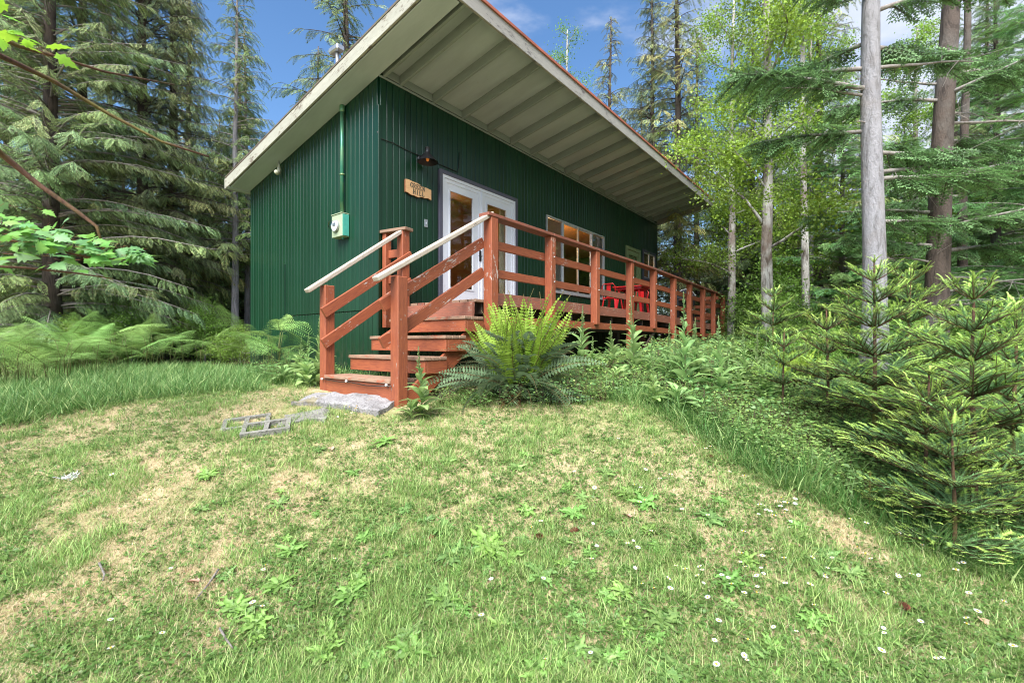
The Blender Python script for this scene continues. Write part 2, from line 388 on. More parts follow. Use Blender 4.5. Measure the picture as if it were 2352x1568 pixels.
def joined(name, boxes, mat, parent=None, **k):
    """several boxes (lo, hi) as one part"""
    V = []; T = []
    for lo, hi in boxes:
        n = len(V); V += [(x, y, z) for x in (lo[0], hi[0]) for y in (lo[1], hi[1]) for z in (lo[2], hi[2])]
        T += [[n + i for i in q] for q in ((0, 1, 3, 2), (4, 6, 7, 5), (0, 4, 5, 1), (2, 3, 7, 6), (0, 2, 6, 4), (1, 5, 7, 3))]
    me = bpy.data.meshes.new(name); me.from_pydata(V, [], T); me.materials.append(mat); me.update()
    return add_obj(name, me, parent, **k)
def vnoise(x, y, sc=1.0, seed=0, oct=3):
    tot = 0; amp = 1; A = 0
    for o in range(oct):
        X = x * sc * 2 ** o + 19.7 * seed + 5.3 * o + 1000; Y = y * sc * 2 ** o + 7.1 * seed + 9.1 * o + 1000
        xi, yi = np.floor(X).astype(np.int64), np.floor(Y).astype(np.int64); fx, fy = X - xi, Y - yi
        fx = fx * fx * (3 - 2 * fx); fy = fy * fy * (3 - 2 * fy)
        def hsh(a, b):
            h = (a * 374761393 + b * 668265263 + seed * 974711) & 0x7fffffff; h = ((h ^ (h >> 13)) * 1274126177) & 0x7fffffff
            return ((h ^ (h >> 16)) & 0xffff) / 65535.0
        v = (hsh(xi, yi) * (1 - fx) + hsh(xi + 1, yi) * fx) * (1 - fy) + (hsh(xi, yi + 1) * (1 - fx) + hsh(xi + 1, yi + 1) * fx) * fy
        tot = tot + v * amp; A += amp; amp *= .5
    return tot / A

# ------------------------------------------------------------------ ground
GY = [-30, 0.5, 2, 3, 4, 4.8, 5.6, 9, 60, 600]; GZ = [-1.75, -1.6, -1.43, -1.16, -.87, -.67, -.60, -.52, -.6, -1.0]
def gh(x, y):
    x = np.asarray(x, float); y = np.asarray(y, float)
    h = np.interp(y, GY, GZ)
    h = h + .05 * (vnoise(x, y, .9, 3) - .5) + .025 * (vnoise(x, y, 5, 4) - .5)
    h = h - .10 * np.clip((x - 2.2) / 1.5, 0, 1) * np.clip((8 - y) / 3, 0, 1)
    return h
def G(x, y): return float(gh(x, y))
def ground():
    xs = np.unique(np.concatenate([np.linspace(-14, 14, 225), np.linspace(-60, 60, 81), [-600, -300, -150, -90, 90, 150, 300, 600]]))
    ys = np.unique(np.concatenate([np.linspace(-2, 16, 200), np.linspace(-40, 60, 81), [-600, -300, -100, 90, 150, 300, 600]]))
    X, Y = np.meshgrid(xs, ys); Z = gh(X, Y); V = np.stack([X.ravel(), Y.ravel(), Z.ravel()], 1)
    nx, ny = len(xs), len(ys); i = (np.arange(ny - 1)[:, None] * nx + np.arange(nx - 1)).ravel()
    T = np.stack([i, i + 1, i + nx + 1, i + nx], 1)
    mt, t, p = new_mat('soil_thatch_ground')
    n = noise(t, 1.1, 6, .6, coord='Object'); n2 = noise(t, 28, 8, .75); n3 = noise(t, 130, 3, .7)
    c = ramp(t, n2, [(0.30, (0.24, 0.18, 0.10)), (0.48, (0.44, 0.35, 0.21)), (0.62, (0.52, 0.43, 0.28)), (0.8, (0.26, 0.30, 0.10))])
    c = mixc(t, mrange(t, n, .48, .62, 0, .75), c, (0.16, 0.21, 0.06))
    c = mixc(t, mrange(t, n3, .5, .7, 0, .5), c, (0.14, 0.09, 0.05))
    # forest floor away from the lawn
    ge = t.nodes.new('ShaderNodeNewGeometry'); sp = t.nodes.new('ShaderNodeSeparateXYZ'); link(t, ge.outputs['Position'], sp.inputs[0])
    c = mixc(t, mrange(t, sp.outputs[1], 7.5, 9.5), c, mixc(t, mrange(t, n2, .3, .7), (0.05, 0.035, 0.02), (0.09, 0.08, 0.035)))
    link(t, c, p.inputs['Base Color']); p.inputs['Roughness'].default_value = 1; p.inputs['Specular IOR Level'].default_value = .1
    bump(t, p, n2, .8, .03)
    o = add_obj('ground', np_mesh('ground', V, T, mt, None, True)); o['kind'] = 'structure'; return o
ground()

# ------------------------------------------------------------------ cabin
CX, CY = -1.95, 6.72
UX, UY = 0.62215, 0.78290
RZ = math.atan2(UY, UX)
def pl_front(u, v, D=0.0):
    """local (x, z) on the vertical plane D metres in front of the long wall"""
    tt = (u - 1176) / F; x0 = CX + D * UY; y0 = CY - D * UX
    A = (tt * y0 - x0) / (UX - tt * UY); z = y0 + A * UY
    return A, (784 - v) / F * z
def loc2w(x, y): return CX + x * UX - y * UY, CY + x * UY + y * UX
cabin = empty('cabin', (CX, CY, 0), RZ)
tag(cabin, 'dark green board-sided cabin with a single-slope roof and wide grey soffit', 'cabin')
LX, LY = 10.88, 4.36
def S(y): return 3.87 - .18 * y             # soffit plane height
WZ = -.75
openings = [(1.15, 3.26, .40, 2.86), (4.31, 7.05, 1.12, 2.79), (8.42, 9.45, .45, 2.79), (9.63, 10.69, 1.93, 2.87)]
wf = add_obj('wall', None, cabin); 
def wall_core():
    xs = sorted({0.0, LX, *[o[0] for o in openings], *[o[1] for o in openings]}); bx = []
    for a, b in zip(xs[:-1], xs[1:]):
        op = [o for o in openings if o[0] <= a and o[1] >= b]
        if op: bx += [((a, .004, WZ), (b, .10, op[0][2])), ((a, .004, op[0][3]), (b, .10, S(0) + .1))]
        else: bx.append(((a, .004, WZ), (b, .10, S(0) + .1)))
    return bx
bpy.data.objects.remove(wf)
wf = joined('wall', wall_core(), M['green'], cabin); wf['label'] = 'long front wall with doors and windows'
P_ = .1133
for i in range(96):
    a = i * P_; b = min(a + P_, LX)
    cuts = [(WZ, S(0) + .05)]
    for o in openings:
        if o[0] - .02 < (a + b) / 2 < o[1] + .02:
            nc = []
            for lo, hi in cuts: nc += [(lo, o[2]), (o[3], hi)]
            cuts = nc
    for lo, hi in cuts:
        if hi - lo > .05: box('plank', ((a + b) / 2, -.012, (lo + hi) / 2), (b - a - .007, .026, hi - lo), M['green'], wf, ch=.006)
wl = joined('wall', [((.004, .10, WZ), (.09, LY, S(LY) + .02))], M['green'], cabin); wl['label'] = 'narrow end wall with meter and conduit'
for i in range(39):
    a = i * P_ + .01; b = min(a + P_, LY); top = S((a + b) / 2) + .06
    segs = [(WZ, .455), (.47, top)] if b < 2.86 else [(WZ, top)]
    for lo, hi in segs: box('plank', (-.012 - (.004 if hi < .5 else 0), (a + b) / 2, (lo + hi) / 2), (.026, b - a - .007, hi - lo), M['green'], wl, ch=.006)
b2('batten', (-.045, 2.845, .5), (-.026, 2.87, 1.43), M['green'], wl)
b2('corner_board', (-.045, -.045, WZ), (.0, .0, 3.45), M['green'], wl)
# other walls
joined('wall', [((0, LY - .1, WZ), (LX, LY, S(LY) + .02))], M['green'], cabin)['label'] = 'back wall'
joined('wall', [((LX - .1, .1, WZ), (LX, LY - .1, S(LY)))], M['green'], cabin)['label'] = 'far end wall'
# upper triangle of the end walls
def tri_wall(x):
    V = [(x, .1, S(LY) - .05), (x, LY, S(LY) - .05), (x, LY, S(LY) + .06), (x, .1, S(.1) + .06)]; V2 = [(a + .08, b, c) for a, b, c in V]
    me = bpy.data.meshes.new('gable'); me.from_pydata(V + V2, [], [(0, 1, 2, 3), (7, 6, 5, 4), (0, 3, 7, 4), (3, 2, 6, 7), (0, 4, 5, 1), (1, 5, 6, 2)]); me.materials.append(M['green']); me.update()
    return add_obj('gable_panel', me, cabin)
tri_wall(.004); tri_wall(LX - .09)
# roof
Y0, Y1, X0, X1 = -1.70, 4.50, -.42, 10.97
roof = empty('roof'); roof.parent = cabin; 
nrm = Vector((0, .18, 1)).normalized()
def sl(x, y, d=0.0): return (x, y, S(y) + d)
beam('roof_sheet', sl((X0 + X1) / 2, Y0 - .05, .218), sl((X0 + X1) / 2, Y1, .218), X1 - X0 + .05, .035, M['roof'], roof, up=nrm)
xs = [.06, .36]; x_ = 1.02
while x_ < 10.8: xs.append(x_); x_ += .675
edges_ = [X0 + .03] + xs + [X1 - .03]
for a, b in zip(edges_[:-1], edges_[1:]):                      # soffit panels between the rafters
    beam('soffit_panel', sl((a + b) / 2, Y0 + .01, .165), sl((a + b) / 2, .0, .165), (b - a) - .012, .016, M['soffit'], roof, up=nrm)
for x in xs: beam('rafter', sl(x, Y0 + .01, .082), sl(x, -.028, .082), .046, .145, M['rafter'], roof, up=nrm)
for a, b in zip(xs[:-1], xs[1:]): beam('blocking_board', sl(a + .03, -.045, .085), sl(b - .03, -.045, .085), .02, .13, M['rafter'], roof, up=nrm)
beam('frieze_board', (-.03, -.040, S(0) + .005), (LX, -.040, S(0) + .005), .02, .03, M['rafter'], roof)
beam('rake_soffit', sl(-.21, Y0 + .01, .0), sl(-.21, Y1 - .01, .0), .36, .018, M['soffit'], roof, up=nrm)
beam('rake_soffit', sl(LX + .03, Y0 + .01, .0), sl(LX + .03, Y1 - .01, .0), .05, .018, M['soffit'], roof, up=nrm)
beam('rake_board', sl(X0, Y0, .10), sl(X0, Y1, .10), .035, .20, M['fascia'], roof, up=nrm)
beam('rake_board', sl(X1, Y0, .10), sl(X1, Y1, .10), .035, .20, M['fascia_front'], roof, up=nrm)
beam('fascia_board', (X0 - .02, Y0 - .02, S(Y0) + .10), (X1 + .02, Y0 - .02, S(Y0) + .10), .035, .205, M['fascia_front'], roof)
beam('fascia_board', (X0 - .02, Y1 + .02, S(Y1) + .10), (X1 + .02, Y1 + .02, S(Y1) + .10), .035, .2, M['fascia'], roof)
beam('drip_edge', (X0 - .03, Y0 - .048, S(Y0) + .216), (X1 + .03, Y0 - .048, S(Y0) + .216), .024, .045, M['drip'], roof)
b2('back_soffit', (X0, LY, S(LY) - .02), (X1, Y1, S(LY) - .005), M['soffit'], roof)

# french door
def ring(name, x0, x1, z0, z1, w, y0, y1, mat, parent, bottom=True):
    bx = [((x0, y0, z0), (x0 + w, y1, z1)), ((x1 - w, y0, z0), (x1, y1, z1)), ((x0 + w, y0, z1 - w), (x1 - w, y1, z1))]
    if bottom: bx.append(((x0 + w, y0, z0), (x1 - w, y1, z0 + w)))
    return joined(name, bx, mat, parent)
DZ = .60
fd = empty('french_door'); fd.parent = cabin; fd['label'] = 'white double french door with full-length glass'
ring('outer_trim', 1.15, 3.26, .5, 2.87, .065, -.052, .05, M['trimgrey'], fd, False)
ring('door_frame', 1.216, 3.194, .5, 2.803, .05, -.040, .06, M['white'], fd, False)
for (xa, xb) in ((1.268, 2.190), (2.220, 3.142)):
    lf = ring('door_leaf', xa, xb, .58, 2.75, .06, -.028, .02, M['white'], fd)
    joined('door_stile', [((xa + .06, -.018, .64), (xa + .135, .012, 2.69)), ((xb - .215, -.018, .64), (xb - .06, .012, 2.69)), ((xa + .135, -.018, .64), (xb - .215, .012, .92)), ((xa + .135, -.018, 2.57), (xb - .215, .012, 2.69))], M['white'], fd)
    ring('glass_bead', xa + .118, xb - .20, .905, 2.585, .022, -.030, -.0185, M['white'], fd)
    b2('glass_pane', (xa + .136, -.006, .921), (xb - .216, 0, 2.569), M['glass'], fd, ch=.001)
b2('astragal', (2.185, -.045, .58), (2.225, -.022, 2.75), M['white'], fd)
b2('door_sill', (1.216, -.07, .53), (3.194, .06, .578), M['black'], fd)
b2('door_handle', (2.128, -.052, 1.47), (2.172, -.029, 1.66), M['black'], fd)
tube_obj('door_lever', [(2.15, -.05, 1.55), (2.15, -.085, 1.55), (2.06, -.09, 1.55)], .009, M['black'], fd)

# sliding window
wn_ = empty('window'); wn_.parent = cabin; wn_['label'] = 'wide aluminium sliding window with orange glow'
ring('window_frame', 4.31, 7.05, 1.12, 2.79, .035, -.045, .03, M['alu'], wn_)
for x in (4.99, 6.375): b2('mullion', (x - .02, -.042, 1.155), (x + .02, .02, 2.755), M['alu'], wn_, ch=.002)
ring('sash', 5.01, 5.71, 1.156, 2.754, .028, -.03, -.012, M['alu'], wn_)
ring('sash', 5.68, 6.355, 1.156, 2.754, .028, -.010, .006, M['alu'], wn_)
for a, b, y in ((4.345, 4.97, -.01), (5.038, 5.682, -.022), (5.708, 6.327, -.004), (6.395, 7.015, -.01)):
    b2('pane', (a, y, 1.18), (b, y + .005, 2.73), M['glass'], wn_, ch=.001)
b2('roller_blind', (4.35, .012, 1.9), (4.97, .018, 2.75), M['blind'], wn_, ch=.001)
b2('insect_screen', (4.35, .012, 1.16), (4.97, .018, 1.898), M['screen'], wn_, ch=.001)
b2('insect_screen', (6.4, .012, 1.16), (7.01, .018, 2.75), M['screen'], wn_, ch=.001)
b2('window_sill', (4.29, -.06, 1.095), (7.07, -.028, 1.118), M['alu'], wn_)
# sage side door
sd_ = empty('side_door'); sd_.parent = cabin; sd_['label'] = 'sage green side door with blind'
ring('door_frame', 8.42, 9.45, .5, 2.79, .09, -.045, .03, M['sage'], sd_, False)
ring('door_leaf', 8.52, 9.35, .55, 2.69, .13, -.02, .02, M['sage'], sd_)
b2('door_glass', (8.65, -.005, .68), (9.22, .0, 2.56), M['glass'], sd_, ch=.001)
b2('door_blind', (8.65, .03, .68), (9.22, .035, 2.56), M['sage'], sd_, ch=.001)
w3 = empty('window'); w3.parent = cabin; w3['label'] = 'small slate framed window at the far end'
ring('window_frame', 9.63, 10.69, 1.93, 2.87, .07, -.05, .03, M['trimgrey'], w3)
ring('sash', 9.702, 10.618, 2.0, 2.798, .03, -.03, .01, M['alu'], w3)
b2('mullion', (10.14, -.028, 2.03), (10.18, .008, 2.768), M['alu'], w3, ch=.002)
for a, b in ((9.735, 10.138), (10.182, 10.585)): b2('pane', (a, -.008, 2.032), (b, -.003, 2.766), M['glass'], w3, ch=.001)
b2('curtain', (9.735, .02, 2.03), (10.585, .03, 2.35), M['blind'], w3, ch=.001)
# inside
inn = empty('interior'); inn.parent = cabin
b2('floor', (.12, .12, .50), (LX - .12, LY - .12, .54), M['pine'], inn)
b2('partition', (.12, 3.0, .541), (LX - .12, 3.06, 3.05), M['pine'], inn)
for k in range(22): b2('wall_board', (.2 + k * .28, 2.985, .55), (.2 + k * .28 + .27, 2.999, 3.0), M['pine'], inn, ch=.01)
b2('ceiling', (.12, .12, 3.06), (LX - .12, LY - .12, 3.10), M['pine'], inn)
b2('inner_door', (5.85, 1.5, .55), (6.55, 1.54, 2.55), M['orange'], inn)
for zc in (1.0, 1.9): b2('door_panel', (6.0, 1.485, zc - .32), (6.4, 1.499, zc + .32), M['orange'], inn, ch=.01)
b2('added_divider', (3.85, .12, .55), (3.93, 2.98, 3.05), M['pine'], inn)  # wall added to block the window lamps' light from the french door
b2('added_divider', (6.6, 1.5, .55), (6.68, 2.98, 3.05), M['pine'], inn)
for k in range(6): b2('curtain_fold', (1.40 + k * .028, .12, .62), (1.425 + k * .028, .14 + .01 * (k % 2), 2.7), M['curtain'], inn, ch=.008)
for k in range(5): b2('curtain_fold', (2.9 + k * .03, .12, .62), (2.925 + k * .03, .14 + .01 * (k % 2), 2.7), M['curtain'], inn, ch=.008)
beam('rack_pole', (2.35, 1.3, .55), (2.75, 1.4, 2.9), .09, .09, M['pine'], inn)
lamp_in = empty('ceiling_lamp', loc2w(4.6, 1.3) + (2.75,)); tag(lamp_in, 'warm ceiling lamp glowing inside the cabin behind the wide window', 'lamp')
lathe('bulb', [(.001, -.06), (.04, -.04), (.055, 0), (.04, .04), (.001, .06)], M['bulb'], lamp_in, 12)
lathe('lamp_shade', [(.20, -.02), (.06, .12), (.01, .13), (.01, .30)], M['curtain'], lamp_in, 16)
for k, x in enumerate((2.3, 4.6, 6.0)):
    pl = bpy.data.lights.new('lamp_light', 'POINT'); pl.energy = (3.0, 11, 11)[k]; pl.color = (1, .68, .36); pl.shadow_soft_size = .1
    po = bpy.data.objects.new('lamp_light', pl); COL.objects.link(po); po.location = loc2w(x, 1.25) + (2.4,)

# ------------------------------------------------------------------ things on the walls
sg = empty('name_sign', (CX, CY, 0), RZ); tag(sg, 'live-edge wooden sign reading GREEN HILL on the green wall left of the door', 'sign')
def sign():
    x0, x1, z0, z1 = .435, .955, 2.285, 2.485; n = 26; V = []; top = []; bot = []
    for i in range(n + 1):
        t = i / n; x = x0 + (x1 - x0) * t
        top.append((x, z1 + .014 * math.sin(t * 5.0 + .4) - .018 * t + .004 * math.sin(17 * t))); bot.append((x, z0 + .012 * math.sin(t * 7 + 2) + .006 * math.sin(23 * t)))
    loop = top + bot[::-1]; k = len(loop)
    V = [(x, -.060, z) for x, z in loop] + [(x, -.032, z) for x, z in loop]
    me = bpy.data.meshes.new('sign_board'); me.from_pydata(V, [], [tuple(range(k))[::-1]] + [tuple(range(k, 2 * k))] + [(i, (i + 1) % k, k + (i + 1) % k, k + i) for i in range(k)])
    me.materials.append(M['signwood']); me.materials.append(M['signedge']); me.update()
    for p in me.polygons:
        if len(p.vertices) == 4 and abs(p.normal.y) < .5: p.material_index = 1
    return add_obj('sign_board', me, sg)
sign()
def glyph(ch):
    """strokes in a 1 x 1.4 cell: (x0,y0,x1,y1,thick)"""
    T, N = .25, .14
    def ser(x, y): return (x - .17, y, x + .17, y, .09)
    d = {
     'E': [(.25, 0, .25, 1.4, T), (.1, .04, .85, .04, N), (.1, 1.36, .85, 1.36, N), (.25, .72, .65, .72, N), (.85, .0, .85, .35, N), (.85, 1.05, .85, 1.4, N), (.65, .58, .65, .86, N)],
     'H': [(.22, 0, .22, 1.4, T), (.82, 0, .82, 1.4, T), (.22, .7, .82, .7, N), ser(.22, .04), ser(.22, 1.36), ser(.82, .04), ser(.82, 1.36)],
     'I': [(.5, 0, .5, 1.4, T), ser(.5, .04), ser(.5, 1.36)],
     'L': [(.3, 0, .3, 1.4, T), (.13, .04, .85, .04, N), (.85, 0, .85, .4, N), ser(.3, 1.36)],
     'N': [(.2, 0, .2, 1.4, N), (.84, 0, .84, 1.4, N), (.2, 1.36, .84, .04, T), ser(.2, .04), ser(.18, 1.36), ser(.84, 1.36)],
     'R': [(.25, 0, .25, 1.4, T), ser(.25, .04), (.1, 1.36, .6, 1.36, N), (.25, .70, .6, .70, N), (.6, 1.36, .78, 1.22, .13), (.79, 1.24, .79, .84, .17), (.78, .86, .6, .70, .13), (.5, .7, .86, .04, T), ser(.86, .04)],
     'G': [(.3, 1.22, .5, 1.36, .13), (.5, 1.36, .72, 1.32, N), (.72, 1.32, .84, 1.15, N), (.86, 1.4, .86, 1.0, N), (.2, .45, .2, .95, T), (.2, .9, .32, 1.24, .15), (.2, .5, .32, .14, .15), (.3, .16, .5, .04, .13), (.5, .04, .75, .08, N), (.8, .06, .8, .6, T), (.62, .6, .98, .6, .09)]}
    return d[ch]
def text(word, x0, z0, h, parent, y=-.0625):
    s = h / 1.4; V = []; Fc = []
    for i, chh in enumerate(word):
        for (a, b, c, d_, th) in glyph(chh):
            p = np.array([a, b]); q = np.array([c, d_]); L = np.linalg.norm(q - p); u = (q - p) / L; n = np.array([-u[1], u[0]]) * th / 2
            k = len(V)
            for yy in (y, y + .004):
                for pt in (p - n, q - n, q + n, p + n): V.append((x0 + (i * 1.12 + pt[0]) * s, yy, z0 + pt[1] * s))
            Fc += [(k, k + 1, k + 2, k + 3), (k + 7, k + 6, k + 5, k + 4), (k, k + 4, k + 5, k + 1), (k + 1, k + 5, k + 6, k + 2), (k + 2, k + 6, k + 7, k + 3), (k + 3, k + 7, k + 4, k)]
    me = bpy.data.meshes.new('lettering'); me.from_pydata(V, [], Fc); me.materials.append(M['letters']); me.update()
    return add_obj('lettering', me, parent)
text('GREEN', .520, 2.390, .076, sg); text('HILL', .575, 2.302, .076, sg)

wl_ = empty('wall_lamp', (CX, CY, 0), RZ); tag(wl_, 'black barn-style cone wall lamp above the wooden sign', 'wall lamp')
lathe('mount_plate', [(.001, .02), (.055, .02), (.06, 0), (.06, -.01)], M['black'], wl_, 20, (.755, -.027, 2.90), (math.pi / 2, 0, 0))
tube_obj('arm', [(.755, -.03, 2.92), (.755, -.10, 2.96), (.755, -.18, 2.99)], .011, M['black'], wl_)
lathe('lamp_shade', [(.165, -.09), (.160, -.085), (.045, .04), (.035, .075), (.042, .13), (.045, .135), (.001, .137)], M['black'], wl_, 28, (.755, -.20, 2.90))
lathe('lamp_shade_lining', [(.158, -.086), (.040, .036), (.001, .05)], M['black'], wl_, 28, (.755, -.20, 2.90))
lathe('bulb', [(.001, -.06), (.02, -.05), (.028, -.02), (.014, .03), (.001, .035)], emit('dim_filament', (1, .35, .08), .008), wl_, 14, (.755, -.20, 2.88))
cb = [(893, 348), (900, 330), (866, 330), (862, 322), (872, 320), (900, 330), (935, 348), (958, 358), (985, 370), (1010, 380), (1047, 396), (1050, 388), (1052, 352)]
cpts = [pl_front(u, v) for u, v in cb[4:]]
cpts = [(-.06, 3.05)] + [(max(a, -.05), b) for a, b in cpts]
cable = tube_obj('power_cable', [(a, -.034, b) for a, b in cpts], .0065, M['wire'], None, 6, (CX, CY, 0)); cable.rotation_euler = (0, 0, RZ)
tag(cable, 'thin black cable running from the wall corner past the lamp to the door', 'cable')
osw = empty('wall_switch', (CX, CY, 0), RZ); tag(osw, 'small silver switch plate on the green wall beside the door', 'switch')
b2('switch_plate', (.84, -.034, 1.84), (.905, -.026, 1.965), M['steel'], osw, ch=.003); b2('toggle', (.862, -.047, 1.885), (.882, -.0345, 1.92), M['steel'], osw, ch=.003)

mb = empty('electric_meter', (CX, CY, 0), RZ); tag(mb, 'pale green electric meter box with round glass meter on the narrow wall', 'electric meter')
b2('meter_box', (-.15, .74, 1.63), (-.0255, 1.03, 1.98), M['meterbox'], mb, ch=.006)
b2('side_cover', (-.14, .728, 1.64), (-.035, .7395, 1.97), M['teal'], mb, ch=.003)
b2('hood', (-.162, .735, 1.981), (-.026, 1.035, 1.995), M['meterbox'], mb)
lathe('meter_ring', [(.088, 0), (.092, .012), (.092, .03), (.082, .034)], M['steel'], mb, 26, (-.150, .90, 1.80), (0, -math.pi / 2, 0))
lathe('meter_face', [(.001, .036), (.082, .036)], M['white'], mb, 26, (-.150, .90, 1.80), (0, -math.pi / 2, 0))
b2('dial', (-.195, .86, 1.80), (-.187, .94, 1.845), M['steel'], mb, ch=.001)
lathe('meter_glass', [(.082, .034), (.080, .085), (.072, .10), (.001, .104)], M['glass'], mb, 26, (-.150, .90, 1.80), (0, -math.pi / 2, 0))
lathe('knockout_plug', [(.001, -.03), (.014, -.028), (.018, 0)], M['teal'], mb, 10, (-.08, .83, 1.63))
cd = empty('conduit', (CX, CY, 0), RZ); tag(cd, 'vertical green painted conduit rising from the meter box to the soffit', 'conduit')
tube_obj('pipe', [(-.07, .865, 1.997), (-.07, .865, 3.0), (-.07, .865, 3.68)], .032, M['conduit'], cd, 14)
lathe('pipe_strap', [(.034, -.012), (.039, -.012), (.039, .012), (.034, .012)], M['conduit'], cd, 14, (-.07, .865, 2.62))
lathe('pipe_elbow', [(.034, -.04), (.042, -.03), (.042, .06), (.03, .08)], M['conduit'], cd, 14, (-.07, .865, 3.64))
pv = tube_obj('drain_elbow', [(-.10, 2.93, 3.36), (-.10, 2.93, 3.17), (-.12, 2.91, 3.10), (-.17, 2.84, 3.07), (-.22, 2.78, 3.065)], .036, M['pvc'], None, 12, (CX, CY, 0)); pv.rotation_euler = (0, 0, RZ)
tag(pv, 'old white plastic pipe elbow under the sloping roof edge', 'pipe')
vp = tube_obj('roof_vent', [(.3, 3.3, S(3.3) + .2), (.3, 3.3, S(3.3) + .44)], .05, M['black'], None, 12, (CX, CY, 0)); vp.rotation_euler = (0, 0, RZ)
tag(vp, 'short dark vent pipe standing on the low side of the roof', 'vent pipe')
ms = empty('service_mast', (CX, CY, 0), RZ); tag(ms, 'grey electric service mast with weatherhead on the roof', 'service mast')
tube_obj('mast_pipe', [(-.07, 1.0, S(1.0) + .2), (-.07, 1.0, S(1) + .92)], .03, M['steel'], ms, 12)
lathe('flashing', [(.10, 0), (.045, .10), (.035, .12)], M['steel'], ms, 14, (-.07, 1.0, S(1.0) + .23))
b2('weatherhead', (-.14, .90, S(1) + .90), (.0, 1.16, S(1) + 1.0), M['steel'], ms, ch=.02)
for k in range(0): tube_obj('service_wire', [(-.07 + .02 * k, 1.1, S(1) + .73), (-.1, 1.3 + .05 * k, S(1) + .6), (-.2, 2.2, S(1) + .75 + .04 * k), (-.9, 9, S(1) + 1.5)], .007, M['wire'], ms, 5)

# ------------------------------------------------------------------ deck
deck = empty('deck', (CX, CY, 0), RZ); tag(deck, 'long raised wooden deck with red-brown rail along the cabin front', 'deck')
def dr(a): return 0.0 if a < 5.5 else -.022 * (a - 5.5)
PA = [.43, 1.81, 3.25, 4.72, 5.97, 7.26, 8.50, 9.70, 10.80, 11.90]
PD = 1.80
for i, a in enumerate(PA):
    wx, wy = loc2w(a, -PD); w = .125 if i else .14
    lo = G(wx, wy) - .1 if i in (0, 3, 5, 7, 9) else (.30 if i != 1 else .1)
    b2('post', (a - w / 2, -PD - w / 2, lo + (0 if i in (0, 3, 5, 7, 9) else dr(a))), (a + w / 2, -PD + w / 2, 1.60 + dr(a)), M['red_chip'] if i in (0, 5) else M['red'], deck, ch=.008)
    if i:
        for zb in (1.29, .91): lathe('bolt', [(.001, .012), (.009, .01), (.012, 0)], M['steel'], deck, 8, (a + .02, -PD - w / 2, zb + dr(a)), (math.pi / 2, 0, 0))
ends = [.30] + [(PA[i]) for i in range(1, 9)] + [11.97]
for i, (a, b) in enumerate(zip(ends[:-1], ends[1:])):
    beam('rail_cap', (a + .003, -PD + .01, 1.622 + dr(a)), (b - .003, -PD + .01, 1.622 + dr(b)), .175, .042, M['cap'], deck)
    pa, pb = PA[i], PA[i + 1]
    sag = .012 * ((i * 37) % 3 - 1)
    for zc, hh, mt in ((1.288, .115, 'red'), (.908, .112, 'red_worn' if i == 2 else 'red')):
        beam('rail', (pa + .0, -PD + .085, zc + dr(pa) + sag * .3), (pb, -PD + .085, zc + dr(pb) - sag * .3), .042, hh, M[mt], deck)
    beam('edge_board', (pa, -PD + .086, .565 + dr(pa)), (pb, -PD + .086, .565 + dr(pb)), .044, .17, M['red_worn'], deck)
    beam('skirt_board', (pa + .002, -PD + .02, .278 + dr(pa)), (pb - .002, -PD + .02, .278 + dr(pb)), .05, .115, M['red'], deck)
b2('post', (.0 + .02, -.13, .2), (.02 + .10, -.045, 1.585), M['red'], deck, ch=.006)      # post against the wall
NX, NY = .125, -.40
b2('post', (NX - .065, NY - .065, -.6), (NX + .065, NY + .065, 1.575), M['red'], deck, ch=.008)   # newel at the stair head
beam('rail_cap', (NX + .02, NY - .11, 1.597), (.06, -.03, 1.597), .17, .042, M['tread'], deck)
for zc in (1.27, .90): beam('rail', (NX - .02, NY + .06, zc), (.09, -.12, zc), .04, .115, M['red'], deck)
for k in range(13):
    y = -.05 - k * .14
    if y > -1.72: b2('deck_board', (.20 + .012 * (k % 3), y - .133, .505), (11.9, y, .543), M['tread'] if k % 4 else M['cap'], deck, ch=.004)
for k in range(16):
    a = .40 + k * .75; b2('joist', (a - .02, -1.68, .36), (a + .02, -.06, .50), M['dark_wood'], deck)
b2('beam', (.3, -1.2, .20), (11.85, -1.1, .35), M['dark_wood'], deck)
for k in range(8):
    a = 1.1 + k * 1.45; wx, wy = loc2w(a, -1.15)
    b2('pier', (a - .06, -1.21, G(wx, wy) - .1), (a + .06, -1.09, .199), M['dark_wood'] if k % 2 else M['red_worn'], deck)
b2('edge_board', (.195, -1.70, .35), (.235, -.06, .503), M['red_worn'], deck)
beam('brace', (5.3, -1.76, -.35), (6.25, -1.76, .32), .04, .09, M['dark_wood'], deck)
# end rail
for d in (.25,): b2('post', (11.84, -d - .06, -.7), (11.96, -d + .06, 1.45), M['red'], deck)
for zc in (1.42, 1.15, .77, .42): b2('rail', (11.865, -1.73, zc - .055), (11.905, -.06, zc + .055), M['red'], deck)

# ------------------------------------------------------------------ stairs
st = empty('stairs', (CX, CY, 0), RZ); tag(st, 'four-step wooden stairs with pale handrails leading up to the deck', 'stairs')
SN = [(-1.10, -.405), (-.77, -.17), (-.46, .07), (-.15, .305)]
yl, yr = -.46, -1.87
for k, (a, z) in enumerate(SN):
    ya, yb = (yl + .0, yr + (.12 if k == 0 else -.02)) if k else (yl, yr + .14)
    zl = G(*loc2w(a, -1.2)) - .12 if k == 0 else z - .185
    b2('riser', (a + .012, ya, zl), (a + .05, yb, z - .042), M['red'], st)
    for q in range(3):
        b2('tread_board', (a - .01 + q * .115, ya + .01, z - .04), (a + .10 + q * .115, yb - .01, z), M['tread'], st, ch=.006)
    if k:
        b2('side_board', (a + .052, yb, z - .185), (a + .34, yb + .035, z - .042), M['red'], st)
        b2('side_board', (a + .052, ya - .035, z - .185), (a + .34, ya, z - .042), M['red'], st)
